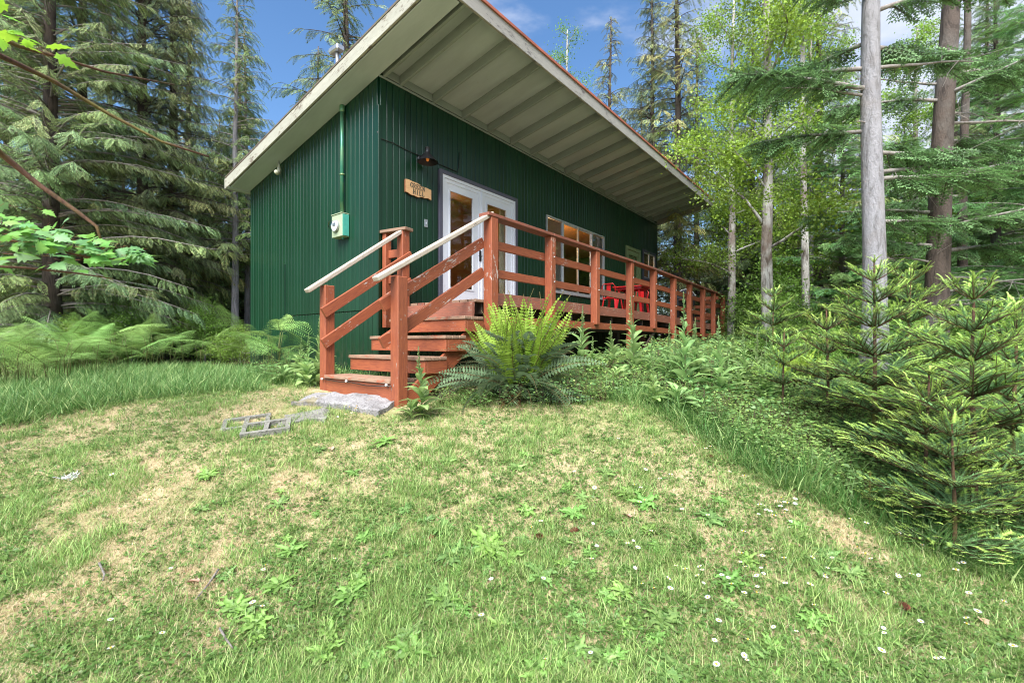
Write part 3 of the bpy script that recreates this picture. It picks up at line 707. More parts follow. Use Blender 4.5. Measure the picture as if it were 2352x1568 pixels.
b2('riser', (.15, -.46, .31), (.193, -1.73, .502), M['red_worn'], st)
beam('stringer', (-.92, -1.82, -.64), (.26, -1.82, .22), .035, .22, M['red'], st)
# lower posts and handrails
for y, zt in ((-.385, .69), (-1.80, .675)):
    wx, wy = loc2w(-1.03, y)
    b2('post', (-1.095, y - .065, G(wx, wy) - .15), (-.965, y + .065, zt), M['red'], st, ch=.008)
def hand(y, y2, p, q): 
    beam('handrail', (p[0], y, p[1]), (q[0], y2, q[1]), .10, .05, M['bare'], st, ch=.007)
hand(-.385, NY + .0, (-1.29, .60), (.13, 1.60)); hand(-1.80, -1.80, (-1.32, .62), (.44, 1.655))
sr = .0
for (p, q, y) in (((-1.13, .345), (.22, 1.24), -.385 - .085), ((-1.13, -.03), (.22, .86), -.385 - .085)):
    beam('rail', (p[0], y, p[1]), (q[0], y, q[1]), .042, .125, M['red_chip'], st, ch=.003)
for (p, q, y) in (((-1.19, .365), (.37, 1.285), -1.80 + .086), ((-1.19, -.02), (.37, .90), -1.80 + .086)):
    beam('rail', (p[0], y, p[1]), (q[0], y, q[1]), .042, .125, M['red_chip'], st, ch=.003)
lw = empty('light_string', (CX, CY, 0), RZ); tag(lw, 'thin black light string with small white clips under the bottom stair tread', 'light string')
tube_obj('wire', [(-1.115, -.40, -.455), (-1.115, -.80, -.470), (-1.115, -1.0, -.462), (-1.115, -1.35, -.482), (-1.115, -1.78, -.465)], .006, M['wire'], lw, 5)
for y in (-.42, -.95, -1.70): lathe('clip', [(.001, -.014), (.014, -.008), (.014, .008), (.001, .014)], M['fluff'], lw, 8, (-1.118, y, -.455))

# ------------------------------------------------------------------ deck furniture and grill
tb = empty('bistro_table', loc2w(6.3, -1.15) + (.545,), RZ + .1); tag(tb, 'bright red square metal table on the deck behind the rail', 'table')
b2('table_top', (-.36, -.36, .72), (.36, .36, .745), M['redmetal'], tb, ch=.008)
joined('apron', [((-.30, -.30, .67), (.30, -.285, .72)), ((-.30, .285, .67), (.30, .30, .72)), ((-.30, -.285, .67), (-.285, .285, .72)), ((.285, -.285, .67), (.30, .285, .72))], M['redmetal'], tb)
for sx in (-1, 1):
    for sy in (-1, 1): beam('leg', (sx * .32, sy * .32, 0), (sx * .23, sy * .23, .70), .045, .045, M['redmetal'], tb)
for i, (a, d, rz) in enumerate(((5.65, -.95, 0), (6.95, -1.05, math.pi))):
    ch_ = empty('metal_chair', loc2w(a, d) + (.545,), RZ + rz)
    tag(ch_, ['bright red low-back metal chair on the near side of the red table', 'bright red metal chair on the far side of the red table'][i], 'chair', 'red metal chairs on the deck')
    b2('seat', (-.17, -.17, .43), (.17, .17, .455), M['redmetal'], ch_, ch=.01)
    for sx in (-1, 1):
        for sy in (-1, 1): beam('leg', (sx * .20, sy * .20, 0), (sx * .14, sy * .14, .44), .055, .02, M['redmetal'], ch_)
    tube_obj('backrest', [(-.14, -.15, .44), (-.19, -.16, .70), (-.205, -.12, .76), (-.205, .12, .76), (-.19, .16, .70), (-.14, .15, .44)], .012, M['redmetal'], ch_)
    b2('back_slat', (-.185, -.05, .44), (-.175, .05, .765), M['redmetal'], ch_)
gr = empty('barbecue_grill', loc2w(10.1, -1.15) + (.46,), RZ + .4); tag(gr, 'black barrel barbecue grill at the far end of the deck', 'grill')
th = np.linspace(0, math.pi, 13)
def barrel():
    V = []; n = len(th)
    for x in (-.42, .42):
        for a in th: V.append((x, .27 * math.cos(a), .80 + .27 * math.sin(a)))
    Fc = [(i, i + 1, n + i + 1, n + i) for i in range(n - 1)] + [tuple(range(n)), tuple(range(2 * n - 1, n - 1, -1)), (0, n, 2 * n - 1, n - 1)]
    me = bpy.data.meshes.new('lid'); me.from_pydata(V, [], Fc); me.materials.append(M['black']); me.update(); return add_obj('lid', me, gr)
barrel(); b2('firebox', (-.42, -.27, .58), (.42, .27, .798), M['black'], gr, ch=.03)
for x in (-.425, .405): tube_obj('lid_band', [(x + .01, .275 * math.cos(a), .80 + .275 * math.sin(a)) for a in th], .012, M['steel'], gr, 6)
tube_obj('handle', [(-.25, -.25, .92), (-.25, -.31, .92), (.25, -.31, .92), (.25, -.25, .92)], .012, M['steel'], gr)
for sx in (-1, 1):
    for sy in (-1, 1): beam('leg', (sx * .38, sy * .22, .06), (sx * .36, sy * .2, .60), .03, .03, M['black'], gr)
b2('side_shelf', (-.72, -.2, .74), (-.43, .2, .77), M['cap'], gr)

# ------------------------------------------------------------------ slabs and blocks by the stairs
def on_slope(x, y, rz):
    n_ = Vector((-(G(x + .15, y) - G(x - .15, y)) / .3, -(G(x, y + .15) - G(x, y - .15)) / .3, 1)).normalized()
    return (n_.to_track_quat('Z', 'Y').to_matrix() @ Matrix.Rotation(rz, 3, 'Z')).to_euler()
def rough_slab(name, cx, cy, rz, L, W, H, mat, up, seed, label):
    nx, ny = 34, 12; r = np.random.default_rng(seed)
    V = []; 
    for j in range(ny + 1):
        for i in range(nx + 1):
            u, v = i / nx * 2 - 1, j / ny * 2 - 1
            e = 1 - .10 * math.sin(u * 3 + seed) * abs(v)
            x = u * L / 2 + (r.random() - .5) * .012; y = v * W / 2 * e + (.05 * math.sin(u * 2.1 + 1)) + (r.random() - .5) * .012
            edge = max(abs(u) ** 6, abs(v) ** 8)
            z = H / 2 * (1 - edge * .5) + (vnoise(np.array(x), np.array(y), 9, seed) - .5) * .06
            V.append((x, y, float(z)))
    n = len(V); V += [(x * 1.0, y * 1.0, -H) for x, y, z in V]
    Fc = []
    for j in range(ny):
        for i in range(nx):
            a = j * (nx + 1) + i; Fc.append((a, a + 1, a + nx + 2, a + nx + 1))
    rim = [i for i in range(nx + 1)] + [(j + 1) * (nx + 1) - 1 for j in range(1, ny + 1)] + [ny * (nx + 1) + i for i in range(nx - 1, -1, -1)] + [j * (nx + 1) for j in range(ny - 1, 0, -1)]
    for a, b in zip(rim, rim[1:] + rim[:1]): Fc.append((b, a, a + n, b + n))
    me = bpy.data.meshes.new(name); me.from_pydata(V, [], Fc); me.materials.append(mat); me.update()
    o = add_obj(name, me, None, (cx, cy, G(cx, cy) + up)); o.rotation_euler = on_slope(cx, cy, rz); tag(o, label, 'slab'); return o
def img_ground(u, v):
    """where the sight line through (u, v) meets the ground"""
    lo, hi = .8, 60.0; t, s = (u - 1176) / F, (v - 784) / F
    for y in np.arange(1.2, 40, .02):
        if -s * y <= G(t * y, y): return t * y, y
    return t * 30, 30
sx_, sy_ = img_ground(793, 935)
rough_slab('stone_step', sx_, sy_ + .05, -.36, 1.02, .36, .12, M['concrete'], .015, 3, 'rough grey concrete slab lying before the bottom stair')
sx2, sy2 = img_ground(690, 968)
rough_slab('broken_slab', sx2 + .02, sy2 + .06, .15, .42, .26, .05, M['block'], .005, 7, 'low broken slab sunk in grass beside the cinder blocks')
bi = 0
for (u, v, rz, lab) in ((612, 991, .34, 'grey hollow cinder block in the lawn, nearer of the pair'), (566, 977, .36, 'grey hollow cinder block in the lawn, partly sunk behind the nearer one')):
    x, y = img_ground(u, v); L, W, H, w = .40, .25, .10, .040
    if bi: H = .07
    t2 = w
    o = joined('cinder_block', [((-L / 2, -W / 2, -.2), (L / 2, -W / 2 + w, 0)), ((-L / 2, W / 2 - w, -.2), (L / 2, W / 2, 0)), ((-L / 2, -W / 2 + w, -.2), (-L / 2 + w, W / 2 - w, -.002)), ((L / 2 - w, -W / 2 + w, -.2), (L / 2, W / 2 - w, -.002)),
                               ((-w / 2, -W / 2 + w, -.2), (w / 2, W / 2 - w, -.003)), ((-L / 2 + w, -W / 2 + w, -.2), (L / 2 - w, W / 2 - w, -.09))], M['block'], None, loc=(x, y, G(x, y) + H * .5)); o.rotation_euler = on_slope(x, y, rz)
    tag(o, lab, 'cinder block', 'cinder blocks in the lawn'); bi += 1

# ------------------------------------------------------------------ foliage prototypes (V, T, C)
def quadleaf(p, d, n, L, W, c, soup, fold=.15):
    """a small diamond leaf from p along d with normal n"""
    d = d / np.linalg.norm(d); s = np.cross(n, d); s /= np.linalg.norm(s) + 1e-9; nn = np.cross(d, s)
    V = [p, p + d * L * .45 + s * W / 2 + nn * fold * W, p + d * L, p + d * L * .45 - s * W / 2 + nn * fold * W]
    soup.add(V, [(0, 1, 2), (0, 2, 3)], c)
def cedar_spray(seed, L=.5):
    r = np.random.default_rng(seed); s = Soup(); n = 9
    for i in range(n):
        t = (i + .5) / n; x = t * L; z = -.28 * L * t * t
        w = L * .36 * math.sin(min(1, t * 1.5 + .15) * 1.57) * (1.12 - t * .85)
        for sg in (-1, 1):
            p = np.array([x, 0, z]); d0 = np.array([.75, sg * 1.0, -.10 - .45 * t]); d0 /= np.linalg.norm(d0)
            q = p
            for k in range(3):
                dd = d0 + np.array([.25 * k, 0, -.22 * k]) + r.normal(0, .12, 3)
                c = np.array([.135, .235, .095]) * (.72 + .28 * k + .25 * r.random()); c[0] *= 1 + .2 * k * r.random()
                ll = w * (.52, .42, .32)[k]
                quadleaf(q, dd, np.array([0, 0, 1.]) + r.normal(0, .25, 3), ll, ll * .34 + .012, c, s)
                q = q + dd / np.linalg.norm(dd) * ll * .8
    quadleaf(np.array([L * .85, 0, -.25 * L]), np.array([1, 0, -.6]), np.array([0, 0, 1.]), L * .22, .035, np.array([.085, .14, .04]), s)
    V, T = tube([(0, 0, 0), (L * .5, 0, -.07 * L), (L, 0, -.28 * L)], [.006, .004, .002], 3); s.add(V, T, (.07, .045, .03))
    return s.get()
def hemlock_spray(seed, L=.5):
    """flat layered spray of short twigs"""
    r = np.random.default_rng(seed); s = Soup(); n = 8
    for i in range(n):
        t = (i + .5) / n; x = t * L; z = -.12 * L * t * t; w = L * .5 * (1.05 - t)
        for sg in (-1, 1):
            p = np.array([x, 0, z]); d0 = np.array([.8, sg * 1.0, -.05 - .15 * r.random()]); d0 /= np.linalg.norm(d0)
            m_ = max(2, int(w / .055))
            for k in range(m_):
                q = p + d0 * w * (k / m_)
                for s2 in (-1, 1):
                    dd = d0 + np.array([.25 - .7 * s2 * sg * 0, 0, 0]) + np.cross([0, 0, 1], d0) * s2 * .8 + r.normal(0, .1, 3)
                    c = np.array([.105, .20, .075]) * (.75 + .5 * r.random()) * (1 + .7 * (k == m_ - 1))
                    quadleaf(q, dd, np.array([0, 0, 1.]) + r.normal(0, .2, 3), .055, .020, c, s)
    V, T = tube([(0, 0, 0), (L, 0, -.12 * L)], [.006, .002], 3); s.add(V, T, (.07, .05, .035))
    return s.get()
def fir_spray(seed, L=.26, bright=0.0):
    """one twig with a comb of needles on both sides"""
    r = np.random.default_rng(seed); s = Soup(); n = 38
    ba = np.array([.155, .29, .115]); bb = np.array([.44, .64, .15])
    for i in range(n):
        t = i / n; x = L * t; tipb = np.clip((t - (1 - bright)) / .12, 0, 1) if bright > 0 else 0
        c0 = ba * (1 - tipb) + bb * tipb
        for sg in (-1, 1):
            ln = .0235 * (1 - .4 * t) * (.6 + .6 * r.random())
            d = np.array([.35 + .45 * r.random(), sg * 1.0, -.05 + .6 * r.random()]); d /= np.linalg.norm(d)
            p = np.array([x, 0, .04 * math.sin(t * 2)]); wv = np.array([1, 0, 0]) * .0024
            s.add([p - wv, p + wv, p + d * ln], [(0, 1, 2)], c0 * (.75 + .5 * r.random()))
    V, T = tube([(0, 0, 0), (L * .5, 0, .03), (L, 0, .037)], [.003, .0025, .001], 3); s.add(V, T, (.12, .09, .05))
    return s.get()
def leaf_cluster(seed, n=13, size=.055, spread=.15, base=(.15, .27, .05)):
    r = np.random.default_rng(seed); s = Soup()
    for i in range(n):
        p = r.normal(0, spread, 3); d = r.normal(0, 1, 3); d[2] -= .3; nn = r.normal(0, 1, 3); nn[2] += 1.2
        c = np.array(base) * (.65 + .7 * r.random()); L = size * (.7 + .6 * r.random())
        quadleaf(p, d, nn, L, L * .72, c, s)
    return s.get()
def blade_leaf(L, W, bend, c, c2=None, n=4, fold=.2, wavy=0.0, seed=0):
    """a long pointed leaf along +X, arching up then down"""
    V = []; C = []; r = np.random.default_rng(seed)
    for i in range(n + 1):
        t = i / n; w = W * math.sin(math.pi * min(.98, .12 + t * .88)) ** .8 * (1 - .15 * t) / 2
        a = bend[0] + (bend[1] - bend[0]) * t
        if i == 0: p = np.zeros(2)
        else: p = p + np.array([math.cos(a), math.sin(a)]) * L / n
        wv = wavy * (r.random() - .5) * W
        V += [(p[0], w + wv, p[1] + fold * w), (p[0], 0, p[1]), (p[0], -w + wv, p[1] + fold * w)]
        cc = np.array(c) * (.9 + .2 * t); C += [cc, np.array(c2 if c2 is not None else c) * 1.15, cc]
    T = []
    for i in range(n):
        a = i * 3; T += [(a, a + 3, a + 1), (a + 1, a + 3, a + 4), (a + 1, a + 4, a + 2), (a + 2, a + 4, a + 5)]
    return np.array(V), np.array(T), np.array(C)
def put(soup, proto, p, az, pitch=0.0, sc=1.0, roll=0.0, tint=(1, 1, 1)):
    e = Euler((roll, -pitch, az), 'XYZ').to_matrix(); Rm = np.array(e)[None]
    bake(proto, np.array(p, float)[None], Rm, np.array([sc]), np.array([tint], float), soup)

# ------------------------------------------------------------------ trees
CS = [cedar_spray(s) for s in range(4)]; HS = [hemlock_spray(s) for s in range(3)]
LC = [leaf_cluster(s) for s in range(4)]
def conifer(seed, H, Rad, protos, droop=.35, low=.12, step=.30, nb=5, dens=9.0, sc=(.55, 1.05), shape=.8, bark='bark_brown', tr=.16, up=.15, hue=(1, 1, 1), gap=.0, limb_from=0.0, trmat=None):
    r = np.random.default_rng(seed); s = Soup(); wd = Soup()
    k = 9; zs = np.linspace(0, H, k + 1); lean = np.cumsum(r.normal(0, .012 * H / k, (k + 1, 2)), 0)
    pts = np.column_stack([lean[:, 0], lean[:, 1], zs]); rad = tr * (1 - .93 * (zs / H)) ** .85 + .008; rad[0] *= 1.35
    def axis(z): return np.array([np.interp(z, zs, pts[:, 0]), np.interp(z, zs, pts[:, 1]), z])
    V, T = tube(pts, rad, 12); trunk = (V, T)
    Ps, Ds, Ss, Rl, Ts = [], [], [], [], []
    h = H * low
    while h < H * .985:
        t = (h - H * low) / (H * (1 - low)); L0 = Rad * (1 - t) ** shape * (.55 + .45 * min(1, (t + .04) * 6)) + .10
        for b in range(nb):
            if r.random() < gap: continue
            az = r.random() * 6.283; L = L0 * (.6 + .55 * r.random()); p0 = axis(h + r.random() * step)
            n = 6; e0 = up + .5 * t + r.normal(0, .08); q = [p0]
            for i in range(n):
                e = e0 - droop * 2.0 * (i / n) + (.35 * droop * max(0, i - 4)); a2 = az + r.normal(0, .07)
                q.append(q[-1] + np.array([math.cos(a2) * math.cos(e), math.sin(a2) * math.cos(e), math.sin(e)]) * L / n)
            q = np.array(q); br = .012 + .018 * L / max(Rad, .1)
            V, T = tube(q, np.linspace(br, .004, n + 1), 4); wd.add(V, T, (.1, .08, .07))
            ct = hue * (np.array([.75 + .55 * r.random()] * 3) * [.9 + .35 * r.random(), 1, .85 + .3 * r.random()])
            m_ = max(3, int(L * dens))
            for i in range(m_):
                u = .16 + .84 * (i + r.random()) / m_; f = u * n; j = min(n - 1, int(f)); P = q[j] + (q[j + 1] - q[j]) * (f - j)
                D = q[j + 1] - q[j]; D /= np.linalg.norm(D); side = np.cross(D, [0, 0, 1]); sg = r.choice([-1, 1])
                dd = D * .7 + side * sg * (.85 if i < m_ - 1 else .1) + np.array([0, 0, -droop * 1.1 - .25 * r.random()]) + r.normal(0, .15, 3)
                Ps.append(P); Ds.append(dd); Ss.append((sc[0] + (sc[1] - sc[0]) * r.random()) * (.55 + .45 * (1 - t))); Rl.append(r.normal(0, .35)); Ts.append(ct * (.85 + .3 * r.random()))
        h += step * (.7 + .6 * r.random()) * (.6 + .4 * (1 - t))
    Ps, Ds, Ss, Rl, Ts = map(np.array, (Ps, Ds, Ss, Rl, Ts)); Rm = frames(Ds, roll=Rl); ids = r.integers(0, len(protos), len(Ps))
    for i, pr in enumerate(protos):
        mk = ids == i
        if mk.any(): bake(pr, Ps[mk], Rm[mk], Ss[mk], Ts[mk], s)
    return {'trunk': np_mesh('trunk', *trunk, M[bark], None, True), 'limbs': np_mesh('limbs', *wd.get()[:2], M[trmat or ('twig' if seed % 2 else 'bark_brown')], None, True), 'crown': s.mesh('crown', M['needle'])}
def broadleaf(seed, H, protos, spread=2.0, low=.35, n_l=16, dens=26, bark='bark_alder', tr=.12, tint=(1, 1, 1), sc=(.8, 1.3)):
    r = np.random.default_rng(seed); s = Soup(); wd = Soup(); k = 9; zs = np.linspace(0, H, k + 1); lean = np.cumsum(r.normal(0, .018 * H / k, (k + 1, 2)), 0)
    pts = np.column_stack([lean[:, 0], lean[:, 1], zs]); rad = tr * (1 - .9 * (zs / H)) ** .8 + .01
    trunk = tube(pts, rad, 10); Ps = []; Ts = []
    for b in range(n_l):
        h = H * (low + (1 - low) * (b + r.random()) / n_l); t = h / H; az = r.random() * 6.283; L = spread * (1.15 - .75 * t) * (.6 + .6 * r.random())
        p = np.array([np.interp(h, zs, pts[:, 0]), np.interp(h, zs, pts[:, 1]), h]); q = [p]; e = .5 + .5 * r.random(); n = 6
        for i in range(n):
            az += r.normal(0, .18); e -= .10 + r.normal(0, .08)
            q.append(q[-1] + np.array([math.cos(az) * math.cos(e), math.sin(az) * math.cos(e), math.sin(e)]) * L / n)
        q = np.array(q); V, T = tube(q, np.linspace(.012 + .012 * L, .003, n + 1), 5); wd.add(V, T, (.1, .1, .1))
        ct = np.array(tint) * (.75 + .5 * r.random())
        for w in range(int(5 + L * 3)):                         # side twigs
            u = .25 + .75 * r.random(); f = u * n; j = min(n - 1, int(f)); P = q[j] + (q[j + 1] - q[j]) * (f - j)
            D = r.normal(0, 1, 3); D[2] = abs(D[2]) * .5 - .1; D /= np.linalg.norm(D); TL = L * .34 * (.5 + r.random())
            V, T = tube([P, P + D * TL * .5 + [0, 0, .04], P + D * TL], [.006, .004, .002], 3); wd.add(V, T, (.1, .1, .1))
            for i in range(max(2, int(TL * dens * .45))):
                Ps.append(P + D * TL * (.2 + .8 * r.random()) + r.normal(0, .06, 3)); Ts.append(ct * (.8 + .4 * r.random()))
    Ps, Ts = np.array(Ps), np.array(Ts); n = len(Ps); Rm = frames(r.normal(0, 1, (n, 3)) * [1, 1, .4], roll=r.normal(0, .6, n)); ids = r.integers(0, len(protos), n); Ss = sc[0] + (sc[1] - sc[0]) * r.random(n)
    for i, pr in enumerate(protos):
        mk = ids == i
        if mk.any(): bake(pr, Ps[mk], Rm[mk], Ss[mk], Ts[mk], s)
    return {'trunk': np_mesh('trunk', *trunk, M[bark], None, True), 'limbs': np_mesh('limbs', *wd.get()[:2], M[bark], None, True), 'crown': s.mesh('crown', M['leaf'])}
def plant_tree(name, kit, x, y, label, cat='tree', sc=1.0, rz=0.0, group=None, dz=0.0):
    e = empty(name, (x, y, G(x, y) + dz), rz); e.scale = (sc,) * 3; tag(e, label, cat, group)
    for k_, me in kit.items():
        if me is not None: add_obj(k_, me, e, kind='stuff' if k_ in ('crown', 'limbs') else None)
    return e
def at(u, Y): return (u - 1176) / F * Y
NH = np.array([1.0, 1, 1])
K = {
 'cedar_a': conifer(1, 13, 3.3, CS, droop=.36, low=.05, step=.25, nb=7, dens=17, sc=(.38, .80), hue=NH * [1.1, 1.08, 1.1]),
 'cedar_b': conifer(2, 15, 2.7, CS, droop=.42, low=.06, step=.30, nb=6, dens=15, sc=(.42, .85), hue=NH * [1.15, 1.05, 1.15]),
 'narrow': conifer(3, 14, 1.9, CS, droop=.45, low=.07, step=.30, nb=6, dens=11.62, sc=(.55, 1.0), shape=.75, hue=NH * [1.5, 1.25, 1.2], gap=.1),
 'sparse': conifer(4, 15, 2.7, CS, droop=.34, low=.10, step=.38, nb=5, dens=10.54, sc=(.65, 1.2), hue=NH * [1.25, 1.15, 1.1], gap=.15),
 'hemlock': conifer(5, 13, 3.2, HS, droop=.24, low=.03, step=.36, nb=6, dens=12, sc=(.7, 1.3), hue=NH * [1.1, 1.15, 1.0], gap=.12),
 'spindly': conifer(6, 15, 2.2, CS, droop=.38, low=.16, step=.40, nb=5, dens=10.85, sc=(.55, 1.05), hue=NH * [1.8, 1.4, 1.3], gap=.15),
 'pale': conifer(9, 14, 2.0, CS, droop=.36, low=.24, step=.36, nb=5, dens=10.85, sc=(.55, 1.05), hue=NH * [1.4, 1.35, 1.2], gap=.1, bark='bark_grey', tr=.12),
 'thicket': conifer(10, 6, 2.3, HS, droop=.22, low=.02, step=.30, nb=6, dens=10, sc=(.7, 1.3), hue=NH * [1.0, 1.0, 1.0]),
 'alder_a': broadleaf(7, 11, LC, 2.2, .22, 24, 40, tint=(1.2, 1.15, .8)),
 'alder_b': broadleaf(8, 14, LC, 1.9, .30, 22, 32, tint=(1.0, 1.0, .9), tr=.10),
}
trees = [  # kit, u at depth, depth, scale, label
 ('cedar_a', 120, 9.5, 1.0, 'big drooping cedar nearest on the left behind the maple branch'),
 ('cedar_b', 330, 12.0, 1.0, 'tall drooping cedar on the left with its top out of view'),
 ('cedar_b', 190, 11.2, .9, 'cedar filling the gap between the two nearest left cedars'),
 ('narrow', 400, 12.8, .95, 'slim cedar in front of the tall drooping left cedar'),
 ('cedar_a', -90, 12.5, 1.1, 'dark cedar at the left edge of the picture'),
 ('cedar_b', 20, 15.5, 1.0, 'tall cedar behind the leftmost cedar'),
 ('cedar_a', 255, 16.5, .95, 'cedar standing back between the two big left cedars'),
 ('narrow', 432, 16.0, .98, 'slim brownish-green cedar left of the open blue sky'),
 ('narrow', 548, 18.5, .86, 'pointed narrow conifer whose tip stands alone in the blue sky'),
 ('narrow', 612, 21.0, .66, 'shorter pointed conifer just left of the roof edge'),
 ('pale', 541, 12.8, .80, 'cedar with a thin pale trunk standing at the left corner of the cabin'),
 ('pale', 570, 14.2, .74, 'cedar with a thin brownish trunk tight beside the cabin corner'),
 ('cedar_b', 500, 21.0, .72, 'low cedar deep in the forest left of the cabin'),
 ('spindly', 688, 26.0, .66, 'small dark conifer tip showing over the low roof edge'),
 ('sparse', 800, 15.5, 1.12, 'tall dark conifer rising directly behind the cabin roof'),
 ('sparse', 735, 21.0, .93, 'farther conifer behind the low side of the roof'),
 ('sparse', 1150, 21.0, .95, 'thin conifer peeking above the roof ridge'),
 ('alder_b', 1300, 20.0, 1.0, 'sparse leafy tree above the middle of the roof edge'),
 ('spindly', 1395, 20.0, .98, 'bare thin-limbed tree right of the sparse leafy tree'),
 ('spindly', 1560, 16.0, 1.05, 'brownish cedar reaching the top edge behind the roof corner'),
 ('cedar_b', 1600, 19.0, .88, 'wide grey-green cedar behind the end of the roof'),
 ('alder_a', 1765, 9.8, 1.0, 'bright green alder with slender pale trunk right of the cabin'),
 ('alder_a', 1680, 14.0, 1.0, 'bright leafy alder behind the slender alder trunk'),
 ('spindly', 1880, 14.5, 1.0, 'open conifer with gaps of cloud left of the grey trunk'),
 ('hemlock', 1860, 19.0, .78, 'dark layered hemlock behind the alder'),
 ('hemlock', 2290, 12.5, .82, 'dark hemlock at the right edge behind the brown trunk'),
 ('hemlock', 2420, 9.5, .72, 'dense hemlock at the far right edge'),
 ('hemlock', 2080, 15.5, .62, 'low hemlock between the grey and brown trunks'),
 ('cedar_a', 1560, 24.0, .50, 'low dark cedar seen under the roof corner'),
 ('alder_a', 1860, 13.5, .9, 'bright leafy alder left of the pale grey trunk'),
 ('alder_a', 2100, 14.5, .95, 'bright leafy alder seen between the grey and brown trunks'),
 ('cedar_b', 2260, 17.0, .95, 'tall cedar deep behind the brown trunk'),
 ('alder_b', 1490, 24.0, .95, 'light green leafy tree behind the brownish cedar'),
 ('alder_b', 1850, 12.0, .95, 'airy light green tree right of the slender alder'),
 ('sparse', 1480, 22.0, .85, 'grey-green cedar left of the brownish cedar'),
 ('cedar_b', 1990, 19.0, .8, 'cedar behind the pale grey trunk'),
 ('hemlock', 1935, 12.5, .6, 'hemlock directly left of the pale grey trunk'),
 ('cedar_a', 1730, 17.5, .95, 'cedar behind the slender alder trunk'),
 ('cedar_b', 1500, 17.5, .95, 'tall cedar behind the far end of the roof slope'),
 ('sparse', 2200, 18.0, .9, 'open conifer far behind the brown trunk'),
]
r_ = np.random.default_rng(99)
for i, (k_, u, Y, sc_, lab) in enumerate(trees):
    nm = {'alder_a': 'alder_tree', 'alder_b': 'alder_tree', 'hemlock': 'hemlock_tree'}.get(k_, 'cedar_tree')
    plant_tree(nm, K[k_], at(u, Y), Y, lab, 'tree', sc_, r_.random() * 6.28, 'forest trees round the cabin')
K['shrub'] = broadleaf(21, 1.9, LC, 1.15, .08, 20, 60, tint=(.85, .95, .95), tr=.025, sc=(.75, 1.2))
K['shrub2'] = broadleaf(22, 1.5, LC, 1.2, .05, 18, 60, tint=(1.15, 1.15, 1.1), tr=.02, sc=(.6, 1.0))
for (kk, u, Y, sc_, lab) in (('shrub', 1720, 13.5, .8, 'leafy shrub directly beyond the far end of the deck rail'), ('shrub2', 1770, 8.4, .45, 'bright shrub below the slender alder trunk'), ('shrub', 1850, 9.4, .62, 'green shrub right of the alder trunk'), ('shrub2', 1905, 7.2, .5, 'pale green shrub in front of the thicket left of the grey trunk'),
                            ('shrub', 1960, 8.4, .65, 'shrub growing at the foot of the grey trunk'), ('shrub2', 2080, 7.4, .6, 'light green shrub between grey and brown trunks'), ('shrub', 2210, 9.0, .7, 'shrub beside the brown furrowed trunk'), ('shrub2', 2320, 7.6, .65, 'light shrub at the right edge behind the firs'),
                            ('shrub2', 1745, 6.4, .38, 'small bright shrub at the top of the undergrowth slope'), ('shrub', 1790, 13.0, 1.3, 'tall shrub behind the alder trunk'),
                            ('shrub', 470, 11.2, .7, 'shrub behind the ferns left of the pale trunk'), ('shrub2', 552, 10.2, .5, 'light green shrub at the corner of the cabin'), ('shrub', 300, 9.9, .6, 'shrub behind the middle of the fern bank'), ('shrub2', 150, 8.9, .55, 'pale shrub behind the left part of the fern bank')):
    plant_tree('shrub', K[kk], at(u, Y), Y, lab, 'shrub', sc_, r_.random() * 6.28, 'leafy shrubs at the forest edge')
# far wood as one mass of many trees, beyond the trees one can tell apart, and behind the camera for reflections
KM = {k_: K[k_] for k_ in ('narrow', 'cedar_a', 'hemlock')}
n = 0
for i in range(30):
    kk = ['narrow', 'cedar_a', 'hemlock', 'sparse'][i % 4]; u = -250 + i * 95 + r_.normal(0, 25); Y = 27 + 9 * r_.random() + (10 if 650 < u < 1500 else 0)
    sc_ = (.36 + .14 * r_.random()) * (1.0 if u < 650 or u > 1500 else .7) * Y / 27
    plant_tree('distant_tree', K[kk], at(u, Y), Y, 'distant conifer in the low dark wood behind the nearer trees', 'tree', sc_, r_.random() * 6.28, 'distant trees of the wood')
ti = 0
for (u0, u1, n_) in ((-250, 640, 13), (1650, 2600, 16)):
    for i in range(n_):
        u = u0 + (u1 - u0) * (i + r_.random()) / n_; Y = 13 + 8 * r_.random() + (4 if 1600 < u < 1760 else 0)
        plant_tree('hemlock_tree', K['thicket'], at(u, Y), Y, 'low young hemlock of the dark thicket on the %s side of the cabin' % ('left' if u < 1000 else 'right'), 'tree', (.75 + .4 * r_.random()) * Y / 16, r_.random() * 6.28, 'young hemlocks of the thicket')
for i in range(9):
    a = math.radians(100 + i * 20); d = 15 + 3 * r_.random(); kk = ['cedar_a', 'narrow', 'hemlock'][i % 3]
    plant_tree('distant_tree', K[kk], d * math.cos(a) * 1.0 if False else math.cos(math.radians(190 + i * 20)) * d, math.sin(math.radians(190 + i * 20)) * d, 'conifer of the wood behind the viewer', 'tree', .62, i, 'trees behind the viewer')

